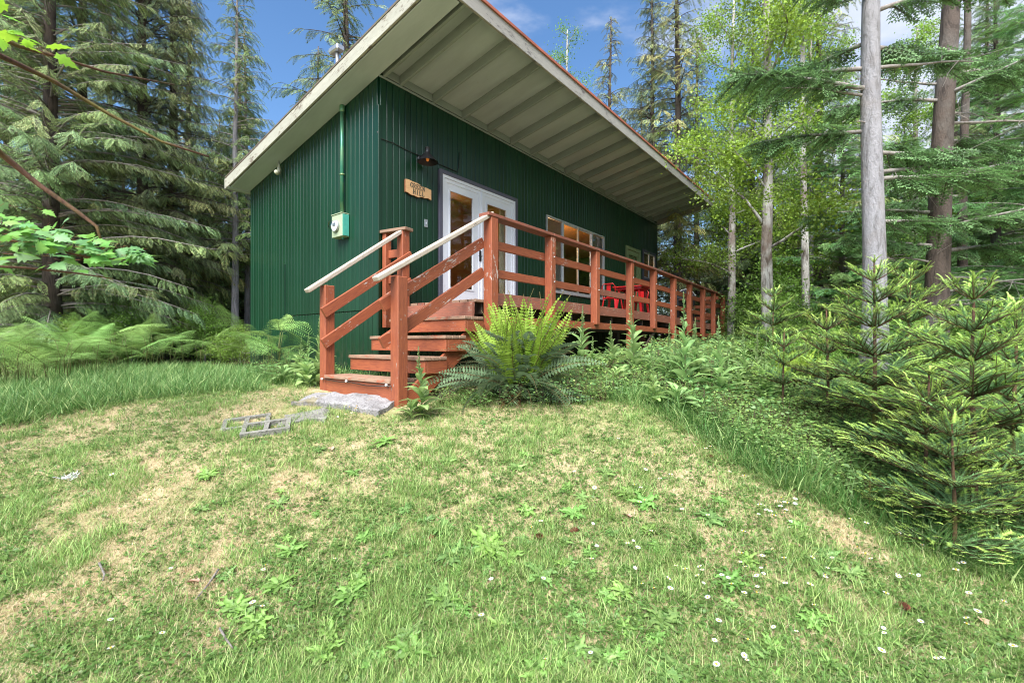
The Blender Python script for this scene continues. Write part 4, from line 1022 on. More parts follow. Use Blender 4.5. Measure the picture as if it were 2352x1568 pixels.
# the two big trunks on the right
def stub(wd, p, d, L, r0, rr, n=6, bend=.15):
    q = [np.array(p, float)]; d = np.array(d, float); d /= np.linalg.norm(d)
    for i in range(n): d = d + rr.normal(0, bend, 3) * .5; d[2] -= .02; d /= np.linalg.norm(d); q.append(q[-1] + d * L / n)
    V, T = tube(q, np.linspace(r0, r0 * .25, n + 1), 5); wd.add(V, T, (.1, .1, .1)); return np.array(q)
def big_trunk(seed, H, r0, bark, lean, boughs, dead, label, x, y, name):
    rr = np.random.default_rng(seed); zs = np.linspace(0, H, 14); pts = np.column_stack([lean[0] * zs + .02 * np.sin(zs * 1.1), lean[1] * zs, zs])
    rad = r0 * (1 - .5 * zs / H); rad[0] *= 1.5; rad[1] *= 1.12
    e = empty(name, (x, y, G(x, y) - .05)); tag(e, label, 'tree', 'forest trees round the cabin')
    add_obj('trunk', np_mesh('trunk', *tube(pts, rad, 20), M[bark], None, True), e)
    wd = Soup(); fo = Soup(); P, D, Sx, Tt = [], [], [], []
    for z, az, L in dead:
        p = (lean[0] * z, lean[1] * z, z); q = stub(wd, p, (math.cos(az), math.sin(az), .15), L, .018 + .006 * L, rr)
        for k in range(int(L * 5)):
            j = rr.integers(1, 6); stub(wd, q[j], (rr.normal(), rr.normal(), rr.normal() - .3), .25 + .3 * rr.random() * L, .006, rr, 4)
    for z, az, L in boughs:
        p = (lean[0] * z, lean[1] * z, z); q = stub(wd, p, (math.cos(az), math.sin(az), .12), L, .022 + .008 * L, rr, 8, .10)
        for k in range(int(L * 46)):
            f = 1.0 + 6.9 * rr.random(); j = min(7, int(f)); pp = q[j] + (q[j + 1] - q[j]) * (f - j); dv = q[j + 1] - q[j]; dv /= np.linalg.norm(dv)
            sd2 = np.cross(dv, [0, 0, 1]) * rr.choice([-1, 1]); P.append(pp); D.append(dv * .8 + sd2 * .8 + [0, 0, -.45] + rr.normal(0, .30, 3)); Sx.append(.5 + .5 * rr.random()); Tt.append(np.array([.85, .85, .85]) * (.7 + .6 * rr.random()))
    P, D, Sx, Tt = map(np.array, (P, D, Sx, Tt)); Rm = frames(D, roll=rr.normal(0, .6, len(P))); ids = rr.integers(0, 3, len(P))
    for i in range(3): bake(HS[i], P[ids == i], Rm[ids == i], Sx[ids == i], Tt[ids == i], fo)
    add_obj('limbs', np_mesh('limbs', *wd.get()[:2], M['twig'], None, True), e, kind='stuff')
    add_obj('crown', fo.mesh('crown', M['needle']), e, kind='stuff')
    return e
PI = math.pi
big_trunk(31, 9, .155, 'bark_grey', (-.008, 0), [(4.3, 3.2, 1.9), (3.7, 2.8, 1.5), (4.6, 2.9, 1.8), (5.0, 2.2, 1.6), (4.9, 0.3, 1.7), (5.4, -.5, 1.6), (5.6, 3.4, 2), (2.4, .2, 1.1), (3.0, -.3, 1.5), (3.4, .25, 1.6)],
          [(3.1, .25, 2.6), (4.2, 2.9, 1.3), (4.6, .1, 1.6), (1.9, .4, .9), (1.35, .3, .35), (3.8, 3.2, .3)], 'tall straight pale grey trunk right of the cabin', at(2008, 6.6), 6.6, 'grey_trunk_tree')
big_trunk(32, 10, .19, 'bark_brown', (.05, 0), [(2.3, 3.3, 1.9), (2.9, 2.9, 2.1), (3.5, -.3, 2.2), (3.2, 3.7, 2.2), (4.2, .3, 2.0), (1.6, .1, 1.8), (2.2, -.5, 2.2), (4.9, 3.0, 2), (5.4, .2, 2.4), (1.2, -.7, 1.4), (5.0, -1.2, 2.0), (2.6, -1.1, 1.6)],
          [(1.7, -.3, 1.7), (1.45, -.6, 1.5), (2.0, 3.0, 1.1), (3.9, .2, 2.4), (4.5, 0, 2.3), (5.2, 2.9, 1.5), (1.3, -.1, 1.3), (4.7, .5, 2)], 'brown furrowed trunk with dead twigs, right of the grey trunk', at(2140, 8.2), 8.2, 'brown_trunk_tree')
big_trunk(35, 10, .10, 'bark_brown', (.02, 0), [(3.8, 3.0, 1.8), (4.4, .4, 1.8), (2.8, 3.6, 1.5)], [(1.9, .3, 1.4), (2.9, 2.9, 1.4), (1.2, -.4, 1.4), (3.4, 0, 1.5)], 'dark trunk behind and right of the brown furrowed trunk', at(2205, 10.2), 10.2, 'slim_trunk_tree')

# ------------------------------------------------------------------ fir saplings
FS0 = [fir_spray(s, .17, 0) for s in range(2)]; FS1 = [fir_spray(10 + s, .18, .45) for s in range(2)]; FS2 = [fir_spray(20 + s, .125, 1.0) for s in range(2)]
def sapling(seed, H, Rad, whorl=.27, lean=(0, 0), nb=6, bright=.62):
    r = np.random.default_rng(seed); s = Soup(); wd = Soup(); zs = np.linspace(0, H, 8); pts = np.column_stack([lean[0] * zs + .01 * np.sin(zs * 4), lean[1] * zs, zs])
    trunk = tube(pts, .006 + .02 * (1 - zs / H) * H / 2, 8)
    items = {k_: ([], [], [], []) for k_ in ('d', 'm', 'b')}
    def addi(kind, P, D, sc_):
        a = items[kind]; a[0].append(P); a[1].append(D); a[2].append(sc_); a[3].append(np.array([1, 1, 1]) * (.72 + .5 * r.random()))
    h = H * .10; 
    while h < H - .05:
        t = h / H; L0 = Rad * (1 - t) ** .75 * (.75 + .25 * min(1, t * 4)) + .07
        for b in range(nb):
            az = b / nb * 6.283 + r.normal(0, .25) + h * 5; L = L0 * (.75 + .4 * r.random()); e = .10 + .55 * t + r.normal(0, .06)
            n = 5; q = [np.array([np.interp(h, zs, pts[:, 0]), np.interp(h, zs, pts[:, 1]), h])]
            for i in range(n): ee = e - .10 * i / n + .04 * i; q.append(q[-1] + np.array([math.cos(az) * math.cos(ee), math.sin(az) * math.cos(ee), math.sin(ee)]) * L / n)
            q = np.array(q); V, T = tube(q, np.linspace(.0065, .002, n + 1), 4); wd.add(V, T, (.1, .1, .1))
            D = q[-1] - q[0]; D /= np.linalg.norm(D); side = np.cross(D, [0, 0, 1]); side /= np.linalg.norm(side)
            m_ = max(2, int(L / .062))
            for i in range(m_):
                u = (i + .6) / m_; P = q[0] + (q[-1] - q[0]) * u + (0, 0, .0); tl = max(.45, (1.15 - u) * L / .20 * .66)
                # along the branch
                addi('d' if u < .5 else 'm', P - D * .08, D + r.normal(0, .12, 3), .8)
                for sg in (-1, 1):
                    DD = D * (.55 + .4 * r.random()) + side * sg * .95 + np.array([0, 0, -.10 + .32 * r.random()]) + r.normal(0, .08, 3)
                    kd = 'm' if r.random() < bright + .15 + .3 * t else 'd'
                    addi(kd, P, DD, min(1.9, tl) * (.8 + .3 * r.random()))
                    if kd == 'm' and tl > .7: 
                        for s3 in (-1, 1): addi('b', P + DD / np.linalg.norm(DD) * .15 * min(1.9, tl), DD + side * s3 * .0 + D * .45 * s3, .42)
            addi('b', q[-1] - D * .03, D + [0, 0, .12], .8)
            for sg in (-1, 1): addi('b', q[-1] - D * .05, D * .7 + side * sg * .75 + [0, 0, .1], .6)
        h += whorl * (.85 + .3 * r.random()) * (.8 + .3 * (1 - t))
    top = pts[-1]
    for k_ in range(5): a = k_ / 5 * 6.283; addi('b', top - [0, 0, .04], np.array([math.cos(a), math.sin(a), .55]), .75)
    addi('b', top - [0, 0, .22], np.array([0.02, 0, 1.0]), 1.3); addi('b', top - [0, 0, .20], np.array([0.0, 0.03, 1.0]), 1.2)
    for kind, pr in (('d', FS0), ('m', FS1), ('b', FS2)):
        P, D, Sx, Tt = map(np.array, items[kind]); Rm = frames(D, roll=r.normal(0, .2, len(P))); ids = r.integers(0, 2, len(P))
        for i in range(2): bake(pr[i], P[ids == i], Rm[ids == i], Sx[ids == i], Tt[ids == i], s)
    return {'trunk': np_mesh('trunk', *trunk, M['bark_moss'], None, True), 'limbs': np_mesh('limbs', *wd.get()[:2], M['bark_moss'], None, True), 'crown': s.mesh('crown', M['needle'])}
SK = {'a': sapling(41, 1.95, .95), 'b': sapling(42, 2.0, .85, lean=(.02, 0)), 'c': sapling(43, 1.5, .8), 'd': sapling(44, 1.15, .6)}
for (k_, u, Y, sc_, lab) in [
    ('a', 2235, 3.0, .86, 'young fir with lime-green tips nearest on the right, highest leader'),
    ('b', 2010, 3.75, .84, 'young fir with dark lower branches left of the nearest fir'),
    ('a', 2090, 4.4, .84, 'young fir whose top shows between the two nearest firs'),
    ('c', 2190, 2.7, .62, 'short lime-tipped fir in front of the tallest young fir'),
    ('c', 2330, 3.5, .95, 'young fir cut by the right picture edge'),
    ('c', 1775, 6.3, .9, 'young fir in the undergrowth below the pale alder trunk'),
    ('d', 1900, 4.6, 1.0, 'low bushy fir left of the dark young fir'),
    ('d', 1800, 4.7, .75, 'small fir seedling at the lawn edge'),
    ('b', 1945, 7.4, .75, 'young fir farther back before the grey trunk'),
    ('c', 1735, 10.5, .8, 'small fir to the right of the far deck posts'),
    ('d', 2130, 3.0, .9, 'dark fir skirt low between the two nearest firs')]:
    plant_tree('fir_sapling', SK[k_], at(u, Y), Y, lab, 'young fir', sc_, r_.random() * 6.28, 'young firs on the right', -.02)

# ------------------------------------------------------------------ ferns
def bracken_frond(seed, L=.68, c=(.22, .38, .11)):
    r = np.random.default_rng(seed); s = Soup(); n = 17
    for i in range(n):
        t = .12 + .88 * i / n; x = L * t; w = (.82 + .3 * r.random()) * L * .40 * (1 - t) ** .75 * (.55 + .45 * min(1, i / 2)) + .02; z = .10 * L * math.sin(t * 2.6)
        for sg in (-1, 1):
            p = np.array([x, 0, z]); d = np.array([.42, sg, -.10 - .1 * r.random()]); d /= np.linalg.norm(d); m_ = max(3, int(w / .025))
            for k in range(m_):
                q = p + d * w * k / m_ + np.array([0, 0, -.10 * w * (k / m_) ** 2]); pl = .032 * (1 - .75 * k / m_) * (.7 + w * 2) + .008
                for s2 in (-1, 1):
                    e = np.cross([0, 0, 1], d) * s2 + d * .4
                    quadleaf(q, e, np.array([0, 0, 1.]) + r.normal(0, .12, 3), pl, pl * .33, np.array(c) * (.8 + .45 * r.random()), s, .05)
    V, T = tube([(-.0, 0, 0), (L * .5, 0, .1 * L), (L, 0, .06 * L)], [.004, .003, .001], 3); s.add(V, T, (.13, .16, .05))
    return s.get()
BF = [bracken_frond(s) for s in range(3)]
def bracken(seed, nf=5):
    r = np.random.default_rng(seed); s = Soup()
    for i in range(nf):
        az = r.random() * 6.283; h = .16 + .50 * r.random(); x, y = r.normal(0, .14, 2)
        V, T = tube([(x, y, 0), (x + .03, y, h * .6), (x + .05 * math.cos(az), y + .05 * math.sin(az), h)], [.006, .005, .004], 4); s.add(V, T, (.13, .15, .05))
        put(s, BF[i % 3], (x + .05 * math.cos(az), y + .05 * math.sin(az), h), az, r.normal(.22, .22), .6 + .4 * r.random(), r.normal(0, .3), (.8 + .4 * r.random(),) * 3)
        if r.random() < .6: put(s, BF[(i + 1) % 3], (x + .04 * math.cos(az), y + .04 * math.sin(az), h * .85), az + 1.4 * r.choice([-1, 1]), .1, .55, 0, (.9,) * 3)
    return s.mesh('bracken', M['fern'])
BK = [bracken(50 + i, 5 + i % 2) for i in range(4)]
def clear_of_cabin(x, y, mg=.15):
    dx, dy = x - CX, y - CY; a = dx * UX + dy * UY; b = -dx * UY + dy * UX
    return not (-mg < a < 12 + mg and -1.95 - mg < b < LY + mg) and not (-1.25 < a < .3 and -2.0 < b < -.3)
spots = []
for i in range(600):
    Y = 4.6 + 5.2 * r_.random() ** .8; u = -160 + 760 * r_.random(); x = at(u, Y)
    vg = 784 - G(x, Y) / Y * F; lim = np.interp(u, [-200, 0, 150, 330, 600], [930, 905, 880, 850, 835])
    if vg > lim or not clear_of_cabin(x, Y, .25): continue
    if all((x - a) ** 2 + (Y - b) ** 2 > .42 ** 2 for a, b in spots): spots.append((x, Y))
spots = spots[:70]
spots += [(at(618, 8.35), 8.35), (at(655, 7.8), 7.8), (at(565, 9.0), 9.0), (at(690, 7.45), 7.45)]
for i, (x, y) in enumerate(spots):
    o = add_obj('bracken_fern', BK[i % 4], None, (x, y, G(x, y)), (0, 0, r_.random() * 6.28), .85 + .45 * r_.random())
    tag(o, 'light green bracken clump %s left of the cabin' % ('close against the cabin wall' if x > -4.6 and y > 7 else 'in the front row bordering the long grass' if y < 6 else 'in the middle of the fern bank' if y < 7.4 else 'at the back of the fern bank'), 'fern', 'bracken ferns on the left')
def sword_frond(seed, L=.6, c=(.05, .10, .045), curl=False, arch=1.0):
    r = np.random.default_rng(seed); s = Soup(); n = 30; P = []; p = np.zeros(3); a = .0
    for i in range(n + 1):
        P.append(p.copy()); a = .35 * arch - 1.25 * arch * (i / n); p = p + np.array([math.cos(a), 0, math.sin(a)]) * L / n
    for i in range(2, n):
        t = i / n; w = .085 * L / .6 * math.sin(math.pi * min(1, t * .93 + .10)) ** .7 * (1.1 - .6 * t)
        for sg in (-1, 1):
            d = np.array([.28, sg, .12 - (.3 if curl else .12) * r.random()]); quadleaf(P[i], d, np.array([0, 0, 1.]) + r.normal(0, .12, 3), w, .016 * L / .6 + .003, np.array(c) * (.75 + .5 * r.random()), s, .0)
    V, T = tube(P[::5], np.linspace(.004, .0015, len(P[::5])), 3); s.add(V, T, (.16, .12, .05)); return s.get()
SFd = [sword_frond(s, .84, (.115, .185, .10), False, 1.25) for s in range(3)]; SFy = [sword_frond(10 + s, .72, (.30, .43, .06), True, .45) for s in range(3)]; SFb = [sword_frond(20, .6, (.20, .07, .03), True, 1.3)]
def sword_fern(seed, n_d=135, n_y=64, n_b=18):
    r = np.random.default_rng(seed); s = Soup(); sy = Soup()
    for i in range(n_d):
        az = r.random() * 6.283; put(s, SFd[i % 3], (.06 * math.cos(az), .06 * math.sin(az), .05), az, .0 + 1.25 * r.random() ** .8, .62 + .5 * r.random(), r.normal(0, .4), (.7 + .6 * r.random(),) * 3)
    for i in range(n_b): az = r.random() * 6.283; put(s, SFb[0], (0, 0, .03), az, .0, .9, r.normal(0, .4))
    for i in range(n_y):
        az = r.random() * 6.283; put(sy, SFy[i % 3], (.17 * math.cos(az) * r.random(), .17 * math.sin(az), .12), az, .95 + .55 * r.random(), .75 + .55 * r.random(), r.normal(0, .8), (.75 + .5 * r.random(),) * 3)
    return s.mesh('old_fronds', M['fern']), sy.mesh('new_fronds', M['fern'])
A_, B_ = sword_fern(61)
for (u, Y, sc_, lab) in ((1190, 5.15, 1.22, 'large sword fern with upright yellow-green new fronds in front of the deck'), (1820, 5.6, .62, 'smaller bright sword fern in the undergrowth on the right')):
    e = empty('sword_fern', (at(u, Y), Y, G(at(u, Y), Y)), .6); e.scale = (sc_,) * 3; tag(e, lab, 'fern', 'sword ferns')
    for nm_, me in (('old_fronds', A_), ('new_fronds', B_)): add_obj(nm_, me, e, kind='stuff')

# ------------------------------------------------------------------ foxgloves and other leafy plants
LF = [blade_leaf(.30, .10, (.7, -.5), (.20, .33, .11), (.27, .40, .16), 5, .2, .15, s) for s in range(3)]
def foxglove(seed, H=.9, spike=True, nl=22):
    r = np.random.default_rng(seed); st_ = Soup(); lv = Soup()
    zs = np.linspace(0, H, 7); pts = np.column_stack([.02 * np.sin(zs * 3 + seed), .02 * np.cos(zs * 2.3), zs]); V, T = tube(pts, np.linspace(.009, .003, 7), 6); st_.add(V, T, (.12, .16, .06))
    top = H * (.68 if spike else .98)
    for i in range(nl):
        t = i / nl; z = .03 + (top - .03) * t ** .9; az = i * 2.4 + r.normal(0, .3); sc_ = (1.15 - .8 * t) * (.8 + .35 * r.random())
        x, y = np.interp(z, zs, pts[:, 0]), np.interp(z, zs, pts[:, 1]); put(lv, LF[i % 3], (x, y, z), az, .15 + .65 * t + r.normal(0, .12), sc_, r.normal(0, .2), (.8 + .4 * r.random(),) * 3)
    if spike:
        for i in range(60):
            t = i / 60; z = top + (H - top) * t; az = r.random() * 6.283; d = np.array([math.cos(az), math.sin(az), .5]); quadleaf(np.array([pts[-1, 0], pts[-1, 1], z]), d, r.normal(0, 1, 3), .035 * (1.15 - t), .014, np.array([.17, .27, .10]) * (.8 + .5 * r.random()), lv)
    return st_.mesh('stem', M['leaf']), lv.mesh('leaves', M['leaf'])
FG = [foxglove(70 + i, .62 + .1 * i, True, 20 + i) for i in range(4)]; RG = [foxglove(80 + i, .22, False, 14) for i in range(2)]
fox = [(965, 4.45, .98, 1, 'leafy foxglove plant growing against the right stair post'), (1572, 5.0, 1.3, 3, 'tallest foxglove with bud spike before the middle deck posts'), (1548, 5.4, 1.0, 2, 'foxglove left behind the tallest one'),
       (1335, 6.2, 1.3, 2, 'foxglove with seed spike right of the big sword fern'), (1362, 6.1, .9, 1, 'short foxglove right of the sword fern'), (1450, 6.1, 1.3, 3, 'foxglove standing under the third deck post'), (1405, 6.4, 1.2, 1, 'thin foxglove between two deck posts'),
       (1505, 6.2, .8, 0, 'small foxglove left of the tallest one'), (1655, 4.8, 1.15, 2, 'foxglove with dark stem at the lawn edge on the right'), (1600, 5.7, 1.2, 1, 'foxglove right behind the tallest one'), (1500, 4.75, .75, 1, 'low foxglove at the lawn edge below the deck'),
       (730, 6.1, 1.15, 2, 'foxglove rising behind the left stair post'), (708, 6.5, 1.0, 1, 'foxglove left of the left stair post'), (690, 6.7, .9, 1, 'smaller foxglove between fern and stair post'), (1700, 5.4, .8, 0, 'foxglove among the undergrowth right of the lawn edge')]
for (u, Y, sc_, k_, lab) in fox:
    x = at(u, Y); e = empty('foxglove', (x, Y, G(x, Y)), r_.random() * 6.28); e.scale = (sc_,) * 3; tag(e, lab, 'foxglove', 'foxgloves round the cabin')
    add_obj('stem', FG[k_][0], e); add_obj('leaves', FG[k_][1], e, kind='stuff')
for i in range(26):
    u = 1440 + 420 * r_.random(); Y = np.interp(u, [1440, 1860], [5.6, 4.2]) + 1.6 * r_.random(); x = at(u, Y)
    if not clear_of_cabin(x, Y, .15): continue
    e = empty('foxglove', (x, Y, G(x, Y)), r_.random() * 6.28); e.scale = (.5 + .55 * r_.random(),) * 3; tag(e, 'smaller leafy foxglove standing in the undergrowth slope between lawn and deck', 'foxglove', 'foxgloves round the cabin')
    k_ = int(r_.integers(0, 4)); add_obj('stem', FG[k_][0], e); add_obj('leaves', FG[k_][1], e, kind='stuff')
for (u, Y, sc_, lab) in ((655, 6.3, 1.0, 'low broad-leaved rosette at the grass edge left of the stairs'), (700, 6.0, 1.2, 'broad-leaved rosette beside the left stair post'), (945, 4.4, .8, 'yellowing leaf rosette at the foot of the right stair post'), (1560, 4.6, 1.1, 'wide-leaved rosette at the lawn edge under the foxgloves'), (1420, 5.6, 1.1, 'leaf rosette right of the sword fern')):
    x = at(u, Y); e = empty('leaf_rosette', (x, Y, G(x, Y)), r_.random() * 6.28); e.scale = (sc_,) * 3; tag(e, lab, 'plant', 'foxglove rosettes'); add_obj('leaves', RG[0][1], e, kind='stuff')

# ------------------------------------------------------------------ scattering of uncountable cover
protocol = {}
def proto_col(name, meshes):
    c = bpy.data.collections.new(name)
    for i, me in enumerate(meshes):
        o = bpy.data.objects.new('%s_%02d' % (name, i), me); c.objects.link(o)
    return c
def scatter(name, col_, P, rot, scl, idx, label, cat='grass'):
    me = bpy.data.meshes.new(name); n = len(P); me.vertices.add(n); me.vertices.foreach_set('co', np.asarray(P, np.float32).ravel())
    for an, ty, dv in (('rot', 'FLOAT_VECTOR', rot), ('scl', 'FLOAT', scl), ('idx', 'INT', idx)):
        a = me.attributes.new(an, ty, 'POINT'); a.data.foreach_set('vector' if ty == 'FLOAT_VECTOR' else 'value', np.asarray(dv, np.int32 if ty == 'INT' else np.float32).ravel())
    o = add_obj(name, me); g = bpy.data.node_groups.new(name, 'GeometryNodeTree')
    g.interface.new_socket('Geometry', in_out='INPUT', socket_type='NodeSocketGeometry'); g.interface.new_socket('Geometry', in_out='OUTPUT', socket_type='NodeSocketGeometry')
    N = g.nodes; gi = N.new('NodeGroupInput'); go = N.new('NodeGroupOutput'); iop = N.new('GeometryNodeInstanceOnPoints'); ci = N.new('GeometryNodeCollectionInfo')
    ci.inputs['Collection'].default_value = col_; ci.inputs['Separate Children'].default_value = True; ci.inputs['Reset Children'].default_value = True
    iop.inputs['Pick Instance'].default_value = True
    def na(nm, ty):
        x = N.new('GeometryNodeInputNamedAttribute'); x.data_type = ty; x.inputs['Name'].default_value = nm; return [q for q in x.outputs if q.enabled and q.name == 'Attribute'][0]
    e2r = N.new('FunctionNodeEulerToRotation'); L = g.links
    L.new(gi.outputs[0], iop.inputs['Points']); L.new(ci.outputs[0], iop.inputs['Instance']); L.new(na('idx', 'INT'), iop.inputs['Instance Index'])
    L.new(na('rot', 'FLOAT_VECTOR'), e2r.inputs[0]); L.new(e2r.outputs[0], iop.inputs['Rotation']); L.new(na('scl', 'FLOAT'), iop.inputs['Scale']); L.new(iop.outputs[0], go.inputs[0])
    md = o.modifiers.new('scatter', 'NODES'); md.node_group = g
    tag(o, label, cat, kind='stuff'); return o
def tuft(seed, n, h, w, spread, cols, lean=.5, mat='grass'):
    r = np.random.default_rng(seed); s = Soup()
    for i in range(n):
        az = r.random() * 6.283; p = np.array([r.normal(0, spread), r.normal(0, spread), -.01]); L = h * (.55 + .7 * r.random()); a = 1.45 - lean * abs(r.normal(0, 1)); d = np.array([math.cos(az), math.sin(az)])
        c = np.array(cols[r.integers(len(cols))]) * (.75 + .5 * r.random()); sd2 = np.array([-d[1], d[0], 0]) * w / 2 * (.7 + .6 * r.random()); V = []; q = p.copy()
        for k in range(3):
            ww = (1, .8, 0)[k]
            if k < 2: V += [q - sd2 * ww, q + sd2 * ww]
            else: V.append(q)
            aa = a - .45 * (k + .5) * lean; q = q + np.array([d[0] * math.cos(aa), d[1] * math.cos(aa), math.sin(aa)]) * L / 2
        s.add(V, [(0, 1, 3), (0, 3, 2), (2, 3, 4)], c)
    return s.mesh('tuft', M[mat])
GRN = [(.22, .33, .10), (.17, .29, .085), (.28, .38, .13), (.27, .39, .13)]; DRY = [(.56, .46, .29), (.47, .38, .23), (.62, .54, .38), (.46, .43, .23)]
TU = [tuft(i, 12, .045, .0035, .022, GRN, .55) for i in range(3)] + [tuft(3 + i, 12, .05, .0028, .03, DRY, 1.0) for i in range(3)] + [tuft(6 + i, 14, .10, .004, .025, [(.15, .29, .07), (.21, .35, .09), (.28, .40, .13), (.44, .42, .22)], .5) for i in range(2)] + [tuft(8 + i, 20, .26, .008, .07, [(.09, .21, .05), (.14, .28, .08), (.22, .36, .12), (.30, .40, .16)], .6) for i in range(2)]
def clover(seed, kind):
    r = np.random.default_rng(seed); s = Soup()
    if kind == 0:      # small leafy mat
        for i in range(9):
            p = np.array([r.normal(0, .03), r.normal(0, .03), .008 + .012 * r.random()]); az = r.random() * 6.283; quadleaf(p, np.array([math.cos(az), math.sin(az), .2]), np.array([0, 0, 1.]) + r.normal(0, .3, 3), .026, .018, np.array([.12, .22, .055]) * (.7 + .6 * r.random()), s)
    return s.mesh('mat', M['leaf'])
TU += [clover(20 + i, 0) for i in range(2)]
gc = proto_col('grass_tufts', TU)
def lawn_mask(x, y):
    """left and right limits of the mown lawn"""
    u = x / y * F + 1176; v = 784 - gh(x, y) / y * F
    left = np.interp(u, [-400, 0, 300, 600, 720], [980, 945, 890, 852, 850]); right = np.interp(u, [1400, 1500, 1750, 2300, 2600], [880, 905, 1060, 1290, 1400])
    return v - np.maximum(left, np.where(u > 1400, right, 0)), u
def make_lawn():
    r = np.random.default_rng(7); Ys = []; Xs = []
    n = 170000
    t = r.random(n); Y = 1.6 + 6.6 * t ** 1.35; X = (r.random(n) * 2.7 - 1.35) * Y * 1.118; 
    m_, u = lawn_mask(X, Y); patch = vnoise(X, Y, .75, 21, 4); fine = vnoise(X, Y, 3.2, 22, 3)
    side = np.clip(X / 2.2, -1, 1)
    dry = (patch * .62 + fine * .38) + .02 - .085 * side + .03 * np.clip((Y - 3.2), -1, 1.2)
    keep = (m_ > -40) & (r.random(n) < np.clip(1.45 - np.clip((dry - .46) / .25, 0, 1) * .5, 0, 1)); cc = np.array([clear_of_cabin(a, b, .0) for a, b in zip(X, Y)]); keep &= cc
    X, Y, dry, m_, u = X[keep], Y[keep], dry[keep], m_[keep], u[keep]; n = len(X); q = r.random(n)
    pd = np.clip((dry - .47) / .22, .14, .72); idx = np.where(q < pd, r.integers(3, 6, n), np.where(r.random(n) < .72, r.integers(0, 3, n), np.where(r.random(n) < .8, r.integers(10, 12, n), r.integers(6, 8, n))))
    clump = (vnoise(X, Y, 2.6, 61) > .60) & (r.random(n) < .35); idx = np.where(clump, r.integers(6, 8, n), idx)
    tall = (m_ < 25 + 25 * vnoise(X, Y, 2, 9)) & (r.random(n) < .45); idx = np.where(tall & (q > pd * .4), r.integers(6, 10, n), idx)
    rt = np.column_stack([r.normal(0, .18, n), r.normal(0, .18, n), r.random(n) * 6.283]); sc_ = .45 + .6 * r.random(n)
    scatter('lawn_grass', gc, np.column_stack([X, Y, gh(X, Y)]), rt, sc_, idx, 'patchy mown lawn of short green grass mixed with straw')
make_lawn()
def tall_strips():
    r = np.random.default_rng(8); n = 26000; Y = 3.2 + 6.6 * r.random(n); X = (r.random(n) * 2.6 - 1.3) * Y; m_, u = lawn_mask(X, Y)
    left = (u < 720) & (m_ < 18) & (m_ > -75) & (r.random(n) < .75 * np.clip((16 - m_) / 45, .12, 1)); mid = (u > 930) & (u < 1520) & (m_ < 50) & (Y > 4.6) & (r.random(n) < .30 * (vnoise(X, Y, 2.1, 51) > .42))
    right = (u > 1480) & (m_ < 14) & (m_ > -45) & (r.random(n) < .22)
    k_ = (left | mid | right); k_ &= np.array([clear_of_cabin(a, b, .02) for a, b in zip(X, Y)]); X, Y, u, m_ = X[k_], Y[k_], u[k_], m_[k_]; n = len(X)
    scatter('tall_grass', gc, np.column_stack([X, Y, gh(X, Y)]), np.column_stack([r.normal(0, .2, n), r.normal(0, .2, n), r.random(n) * 6.283]), (.12 + .85 * vnoise(X, Y, 1.9, 41)) * (.7 + .6 * r.random(n)) * np.where(u < 720, np.clip(.55 - m_ / 60, .5, 1.1), .85), np.where(r.random(n) < .55, r.integers(8, 10, n), r.integers(6, 8, n)), 'long uncut grass along the lawn edges and under the deck')
tall_strips()
# undergrowth
def under_clump(seed, base, size, hgt, n=34):
    r = np.random.default_rng(seed); s = Soup()
    for i in range(n):
        p = np.array([r.normal(0, .13), r.normal(0, .13), hgt * (.15 + .85 * r.random())]); az = r.random() * 6.283; L = size * (.6 + .7 * r.random())
        quadleaf(p, np.array([math.cos(az), math.sin(az), -.1 + .3 * r.random()]), np.array([0, 0, 1.]) + r.normal(0, .35, 3), L, L * .55, np.array(base) * (.65 + .7 * r.random()), s)
    for i in range(4):
        a = r.random() * 6.28; V, T = tube([(0, 0, 0), (.08 * math.cos(a), .08 * math.sin(a), hgt * .9)], [.004, .002], 3); s.add(V, T, (.1, .07, .04))
    return s.mesh('undergrowth', M['leaf'])
UC = [under_clump(1, (.24, .38, .11), .060, .35), under_clump(2, (.18, .32, .10), .08, .30), under_clump(3, (.32, .46, .13), .042, .45), under_clump(4, (.14, .26, .09), .085, .4)]
uc = proto_col('undergrowth_clumps', UC)
def undergrowth():
    r = np.random.default_rng(12); n = 36000; Y = 2.6 + 17 * r.random(n) ** 1.5; X = (r.random(n) * 2.8 - 1.4) * Y; m_, u = lawn_mask(X, Y)
    right = (u > 1430) & (m_ < 8); left = (u < 640) & (m_ < -70) & (Y > 7.0) & (r.random(n) < .5); mid = ((u > 1280) & (u < 1640) & (Y > 5.3) & (Y < 12) & (m_ < 26)) | ((u > 1010) & (u < 1420) & (Y > 4.75) & (Y < 6.2) & (r.random(n) < .6)); stairl = (u > 600) & (u < 780) & (Y > 6.2) & (Y < 8)
    k_ = (right | left | mid | stairl); k_ &= np.array([clear_of_cabin(a, b, .05) for a, b in zip(X, Y)]); X, Y, u = X[k_], Y[k_], u[k_]; n = len(X)
    sc_ = (.6 + .7 * r.random(n)) * np.clip(.42 + (Y - 3) * .06, .42, 1.3) * np.where(X < 0, .8, 1) * np.where((u > 1280) & (u < 1720) & (Y > 5.8), 1.35, 1); idx = np.where(vnoise(X, Y, .8, 31) + r.normal(0, .1, n) > .5, r.integers(0, 2, n), r.integers(2, 4, n))
    scatter('undergrowth', uc, np.column_stack([X, Y, gh(X, Y)]), np.column_stack([r.normal(0, .15, n), r.normal(0, .15, n), r.random(n) * 6.283]), sc_, idx, 'mixed leafy undergrowth filling the ground beyond the lawn', 'undergrowth')
undergrowth()

